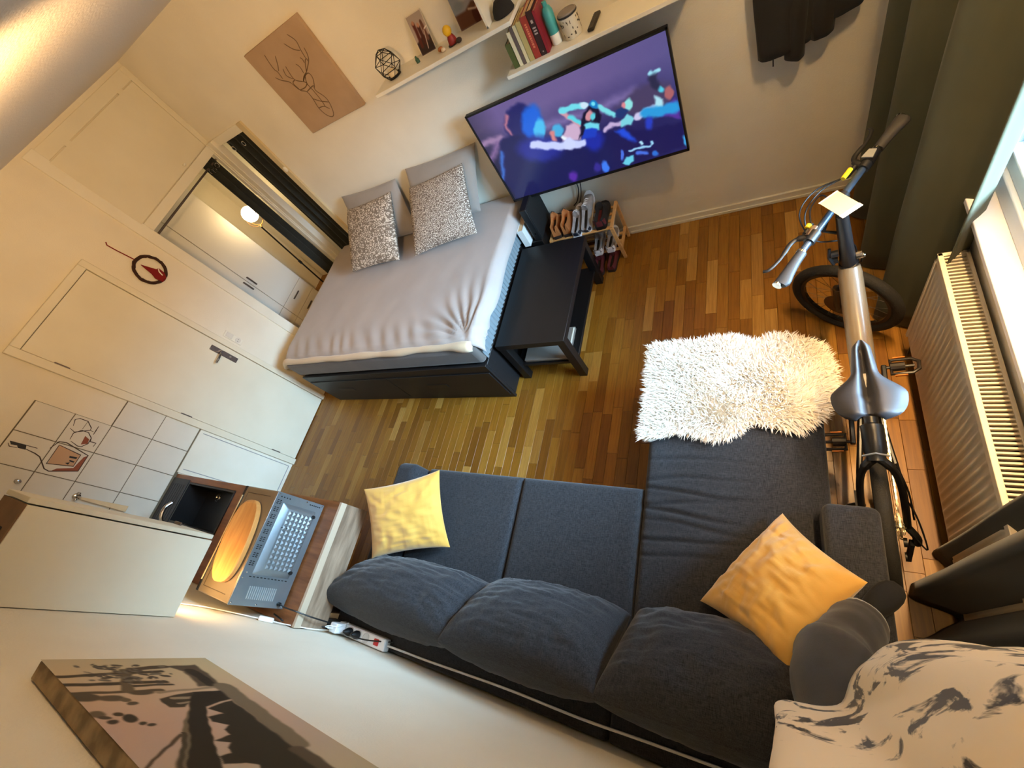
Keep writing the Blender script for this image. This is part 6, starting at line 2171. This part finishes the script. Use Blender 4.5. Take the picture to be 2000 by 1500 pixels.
pel = jn((4.185, 0.43, 1.42), (0.130, 0.085))
spn = jn((4.19, 0.45, 1.60), (0.125, 0.088), pel)
chs = jn((4.195, 0.44, 1.80), (0.145, 0.098), spn)
upc = jn((4.20, 0.42, 1.93), (0.120, 0.080), chs)
nek = jn((4.205, 0.43, 2.035), (0.055, 0.055), upc)
hd0 = jn((4.195, 0.455, 2.10), (0.062, 0.070), nek)
hd1 = jn((4.185, 0.47, 2.17), (0.078, 0.092), hd0)
hd2 = jn((4.182, 0.455, 2.25), (0.078, 0.092), hd1)
hd3 = jn((4.182, 0.45, 2.30), (0.050, 0.060), hd2)
# visible (left) leg, foot turned out on the armrest
h1 = jn((4.09, 0.385, 1.34), (0.075, 0.075), pel)
k1 = jn((4.085, 0.585, 1.05), (0.058, 0.060), h1)
c1_ = jn((4.11, 0.62, 0.92), (0.054, 0.056), k1)
a1 = jn((4.180, 0.735, 0.685), (0.036, 0.036), c1_)
f1 = jn((4.195, 0.75, 0.622), (0.028, 0.028), a1)
b1 = jn((4.235, 0.795, 0.612), (0.026, 0.020), f1)
t1 = jn((4.262, 0.825, 0.608), (0.020, 0.014), b1)
# other leg, hidden below the shirt
h2 = jn((4.27, 0.43, 1.34), (0.088, 0.090), pel)
k2 = jn((4.255, 0.46, 1.02), (0.058, 0.060), h2)
a2 = jn((4.215, 0.37, 0.685), (0.036, 0.036), k2)
f2 = jn((4.215, 0.38, 0.622), (0.028, 0.028), a2)
b2 = jn((4.215, 0.46, 0.61), (0.026, 0.018), f2)
t2 = jn((4.215, 0.49, 0.606), (0.020, 0.013), b2)
# left arm raised towards the camera, right arm hanging
s1 = jn((4.055, 0.405, 1.95), (0.058, 0.058), upc)
e1_ = jn((3.985, 0.29, 2.16), (0.040, 0.040), s1)
w1_ = jn((4.03, 0.42, 2.36), (0.028, 0.024), e1_)
p1_ = jn((4.045, 0.465, 2.42), (0.034, 0.018), w1_)
s2 = jn((4.325, 0.40, 1.94), (0.058, 0.058), upc)
e2_ = jn((4.375, 0.36, 1.66), (0.040, 0.040), s2)
w2_ = jn((4.365, 0.43, 1.42), (0.028, 0.024), e2_)
p2_ = jn((4.362, 0.45, 1.35), (0.034, 0.018), w2_)
for pp, dirv, side in ((p1_, Vector((-0.25, 0.55, 0.8)).normalized(), Vector((1, 0, 0))), (p2_, Vector((-0.05, 0.15, -1)).normalized(), Vector((0, 1, 0)))):
    for k, L in enumerate((0.062, 0.072, 0.068, 0.052)):
        o_ = Vector(SKV[pp]) + side * (0.030 - 0.020 * k) + dirv * 0.018
        a = jn(tuple(o_), (0.0095, 0.0095), pp)
        b_ = jn(tuple(o_ + dirv * L * 0.5), (0.0085, 0.0085), a)
        c_ = jn(tuple(o_ + dirv * L * 0.95 + Vector((-0.012, 0, 0))), (0.0075, 0.0075), b_)
    o_ = Vector(SKV[pp]) + side * 0.036 - dirv * 0.02
    a = jn(tuple(o_), (0.011, 0.011), pp)
    b_ = jn(tuple(o_ + (dirv + side).normalized() * 0.035), (0.009, 0.009), a)
MP = MW[pr.name].inverted()
me = bpy.data.meshes.new('body')
me.from_pydata([tuple(MP @ Vector(p)) for p in SKV], SKE, [])
bm = bmesh.new()
bm.from_mesh(me)
lay = bm.verts.layers.skin.verify()
bm.verts.ensure_lookup_table()
for i, r in enumerate(SKR):
    bm.verts[i][lay].radius = r
bm.verts[0][lay].use_root = True
bm.to_mesh(me)
bm.free()
body = bpy.data.objects.new('body', me)
COL.objects.link(body)
body.parent = pr
MW[body.name] = MW[pr.name]
me.materials.append(SKIN)
body.modifiers.new('skin', 'SKIN').use_smooth_shade = True
sb = body.modifiers.new('sub', 'SUBSURF')
sb.levels = 1
sb.render_levels = 2
# face and hair (above the picture)
g = G()
hc = Vector((4.183, 0.462, 2.22))
for s in (-1, 1):
    g.ball(hc + Vector((0.030 * s, 0.082, -0.03)), (0.012, 0.008, 0.008), 10, 6)
part('eyes', g, mat('eye_white', (226, 222, 216), 0.2), pr)
part('nose', G().lathe([(0.012, -0.02), (0.015, 0.0), (0.008, 0.025), (0.003, 0.035)], hc + Vector((0, 0.093, -0.052)), 10), SKIN, pr)
part('mouth', G().tube([hc + Vector((-0.022, 0.080, -0.098)), hc + Vector((0, 0.090, -0.100)), hc + Vector((0.022, 0.080, -0.098))], 0.005, 6), mat('lips', (170, 96, 88), 0.5), pr)
g = G()
for s in (-1, 1):
    g.ball(hc + Vector((0.080 * s, -0.005, -0.04)), (0.010, 0.020, 0.030), 8, 6)
part('ears', g, SKIN, pr)
rings = []
for i in range(9):
    t = i / 8 * PI / 2
    rings.append([tuple(hc + Vector((0.090 * math.cos(t) * math.cos(a), -0.015 + 0.104 * math.cos(t) * math.sin(a) * (1.0 if math.sin(a) < 0 else 0.82), -0.035 + (0.03 if math.sin(a) > 0.3 else -0.02) * math.cos(t) + 0.128 * math.sin(t)))) for a in np.linspace(0, 2 * PI, 24, endpoint=False)])
part('hair', G().loft(rings), mat('hair_brown', (52, 36, 26), 0.7, c2=(40, 27, 20), nscale=60), pr, ang=180)

# trousers: one tube over each leg joined at the waist
TR_ = mat('grey_trousers', (48, 47, 46), 0.9, c2=(40, 39, 38), nscale=16, sheen=0.15, bump=0.1, bscale=300)


def leg_tube(pts, rad_, seed, hem=True, n=28):
    P = smoothpath(pts, 7)
    R = []
    for i in range(len(P)):
        f = i / (len(P) - 1) * (len(rad_) - 1)
        k = min(int(f), len(rad_) - 2)
        R.append(rad_[k] + (rad_[k + 1] - rad_[k]) * (f - k))
    rings = []
    u = Vector((1, 0, 0))
    for i, p in enumerate(P):
        t = (P[min(i + 1, len(P) - 1)] - P[max(i - 1, 0)]).normalized()
        u = (u - t * u.dot(t)).normalized()
        w_ = t.cross(u)
        f = i / (len(P) - 1)
        ring = []
        for j in range(n):
            a = 2 * PI * j / n
            wv = 1 + 0.05 * noise.noise(Vector((math.cos(a) * 1.5 + seed, math.sin(a) * 1.5, f * 7))) + 0.055 * math.sin(f * 46 + 2.5 * math.cos(a) + 3 * noise.noise(Vector((f * 4, seed, math.cos(a))))) * (0.4 + 0.6 * math.exp(-((f - 0.45) / 0.16) ** 2))
            ring.append(tuple(p + (u * math.cos(a) + w_ * math.sin(a)) * (R[i] * wv)))
        rings.append(ring)
    return rings


tro = part('trousers', G().loft(leg_tube([(4.09, 0.365, 1.42), (4.088, 0.435, 1.27), (4.082, 0.588, 1.06), (4.105, 0.625, 0.90), (4.155, 0.695, 0.755), (4.178, 0.730, 0.690)], [0.080, 0.086, 0.083, 0.076, 0.071, 0.066], 2.0), caps=False).loft(leg_tube([(4.27, 0.43, 1.42), (4.268, 0.44, 1.26), (4.255, 0.46, 1.03), (4.235, 0.42, 0.85), (4.217, 0.375, 0.68)], [0.112, 0.105, 0.084, 0.072, 0.064], 7.0), caps=False).loft(
    [[(4.18 + 0.19 * k * math.cos(a), 0.425 + 0.10 * k * math.sin(a), z) for a in np.linspace(0, 2 * PI, 28, endpoint=False)] for z, k in ((1.36, 0.98), (1.42, 1.02), (1.50, 0.96))], caps=False), TR_, pr, solid=0.004, ang=180)
P = leg_tube([(4.09, 0.365, 1.42), (4.088, 0.435, 1.27), (4.082, 0.588, 1.06), (4.105, 0.625, 0.90), (4.155, 0.695, 0.755), (4.178, 0.730, 0.690)], [0.080, 0.086, 0.083, 0.076, 0.071, 0.066], 2.0)
part('cuff_lining', G().tube(P[-1], 0.0035, 6, closed=True), mat('cuff_pale', (150, 152, 152), 0.8), tro)
# socks
SOCK = mat('black_sock', (9, 9, 12), 0.9, sheen=0.05, bump=0.2, bscale=500)


def sock(ankle, heel, toe_dir, L):
    a = Vector(ankle)
    h = Vector(heel)
    d = Vector(toe_dir).normalized()
    sd = Vector((d.y, -d.x, 0))
    rings = []
    for s, wd_, z0, z1 in ((-0.055, 0.010, 0.012, 0.040), (-0.048, 0.024, 0.003, 0.060), (-0.030, 0.030, 0.0, 0.075), (0.0, 0.033, 0.0, 0.082), (0.03, 0.034, 0.0, 0.072), (0.07, 0.041, 0.0, 0.062), (0.11, 0.044, 0.0, 0.047), (0.14, 0.042, 0.0, 0.039), (0.165, 0.034, 0.002, 0.034), (0.18, 0.018, 0.006, 0.026)):
        ring = []
        for k in range(18):
            t = 2 * PI * k / 18
            ring.append(tuple(h + d * (s * L / 0.18) + sd * (wd_ * 0.88 * math.cos(t)) + Vector((0, 0, (z0 + z1) / 2 + (z1 - z0) / 2 * math.sin(t)))))
        rings.append(ring)
    g_ = G().loft(rings)
    g_.tube([h + Vector((0, 0, 0.06)) + d * 0.0, a + Vector((0, 0, 0.03)), a + Vector((-0.015, -0.02, 0.07))], [0.030, 0.032, 0.034], 16)
    return g_


part('sock', sock((4.180, 0.735, 0.67), (4.196, 0.752, 0.583), (0.66, 0.75, 0), 0.150), SOCK, pr, ang=180)
part('sock', sock((4.215, 0.375, 0.67), (4.215, 0.385, 0.583), (0, 1, 0), 0.135), SOCK, pr, ang=180)

# shirt
SHM = bpy.data.materials.new('blotched_shirt')
SHM.use_nodes = True
n = SHM.node_tree.nodes
l = SHM.node_tree.links
b = n['Principled BSDF']
b.inputs['Roughness'].default_value = 0.9
b.inputs['Sheen Weight'].default_value = 0.2
b.inputs['Specular IOR Level'].default_value = 0.15
tcn = n.new('ShaderNodeTexCoord')
mp = n.new('ShaderNodeMapping')
mp.inputs['Rotation'].default_value = (0.4, 0.5, 0.6)
mp.inputs['Scale'].default_value = (1.0, 1.6, 0.8)
l.new(tcn.outputs['Object'], mp.inputs[0])
n1 = n.new('ShaderNodeTexNoise')
n1.inputs['Scale'].default_value = 12.0
n1.inputs['Detail'].default_value = 5
n1.inputs['Roughness'].default_value = 0.55
n1.inputs['Distortion'].default_value = 1.1
l.new(mp.outputs[0], n1.inputs['Vector'])
r1 = n.new('ShaderNodeValToRGB')
r1.color_ramp.elements[0].position = 0.40
r1.color_ramp.elements[0].color = lin((40, 40, 48)) + (1,)
r1.color_ramp.elements[1].position = 0.455
r1.color_ramp.elements[1].color = lin((226, 210, 184)) + (1,)
l.new(n1.outputs['Fac'], r1.inputs[0])
l.new(r1.outputs[0], b.inputs['Base Color'])
rings = []
NZ = 30
FRONT = [(3.966, 0.470), (3.968, 0.505), (3.985, 0.518), (4.01, 0.522), (4.04, 0.528), (4.07, 0.545), (4.095, 0.585), (4.115, 0.622), (4.145, 0.655), (4.19, 0.672), (4.25, 0.685), (4.31, 0.692), (4.36, 0.690), (4.395, 0.672), (4.408, 0.63)]
BACKP = [(4.412, 0.50), (4.405, 0.38), (4.37, 0.31), (4.28, 0.285), (4.18, 0.28), (4.08, 0.285), (4.0, 0.32), (3.972, 0.39)]
RING = [(p.x, p.y) for p in smoothpath([(a, c, 0) for a, c in FRONT + BACKP + FRONT[:1]], 4)][:-1]
for i in range(NZ + 1):
    f = i / NZ
    z = 1.262 + (1.99 - 1.262) * f
    sq = 1 - 0.42 * max(0, (f - 0.84) / 0.16) ** 1.6
    ring = []
    for j, (x, y) in enumerate(RING):
        a = math.atan2(y - 0.47, x - 4.19)
        k = sq * (1 + 0.05 * (1 - f) * noise.noise(Vector((math.cos(a) * 2.5, math.sin(a) * 2.5, f * 3))) + 0.022 * math.sin(a * 9 + f * 7 + 2 * noise.noise(Vector((x * 6, y * 6, f)))) * (1 - 0.5 * f))
        hemz = (0.022 * noise.noise(Vector((math.cos(a) * 1.6 + 4, math.sin(a) * 1.6, 2)))) * max(0, 1 - 3 * f)
        yy = 0.45 + (y - 0.45) * k * (1 - 0.20 * f)
        ring.append((4.19 + (x - 4.19) * k, yy, z + hemz))
    rings.append(ring)
shirt = part('shirt', G().loft(rings, caps=False), SHM, pr, solid=0.003, ang=180)
for s, pts, rr_ in ((-1, [(4.07, 0.405, 1.94), (4.03, 0.36, 2.02), (4.005, 0.325, 2.10)], [0.085, 0.078, 0.072]), (1, [(4.31, 0.40, 1.93), (4.345, 0.38, 1.83), (4.37, 0.365, 1.72)], [0.085, 0.078, 0.072])):
    part('sleeve', G().tube(smoothpath(pts, 5), [rr_[0] + (rr_[2] - rr_[0]) * k / 10 for k in range(11)], 20, caps=False), SHM, shirt, solid=0.003, ang=180)
part('collar', G().tube([(4.205 + 0.075 * math.cos(t), 0.425 + 0.065 * math.sin(t), 1.995) for t in np.linspace(0, 2 * PI, 24, endpoint=False)], 0.012, 8, closed=True), SHM, shirt)
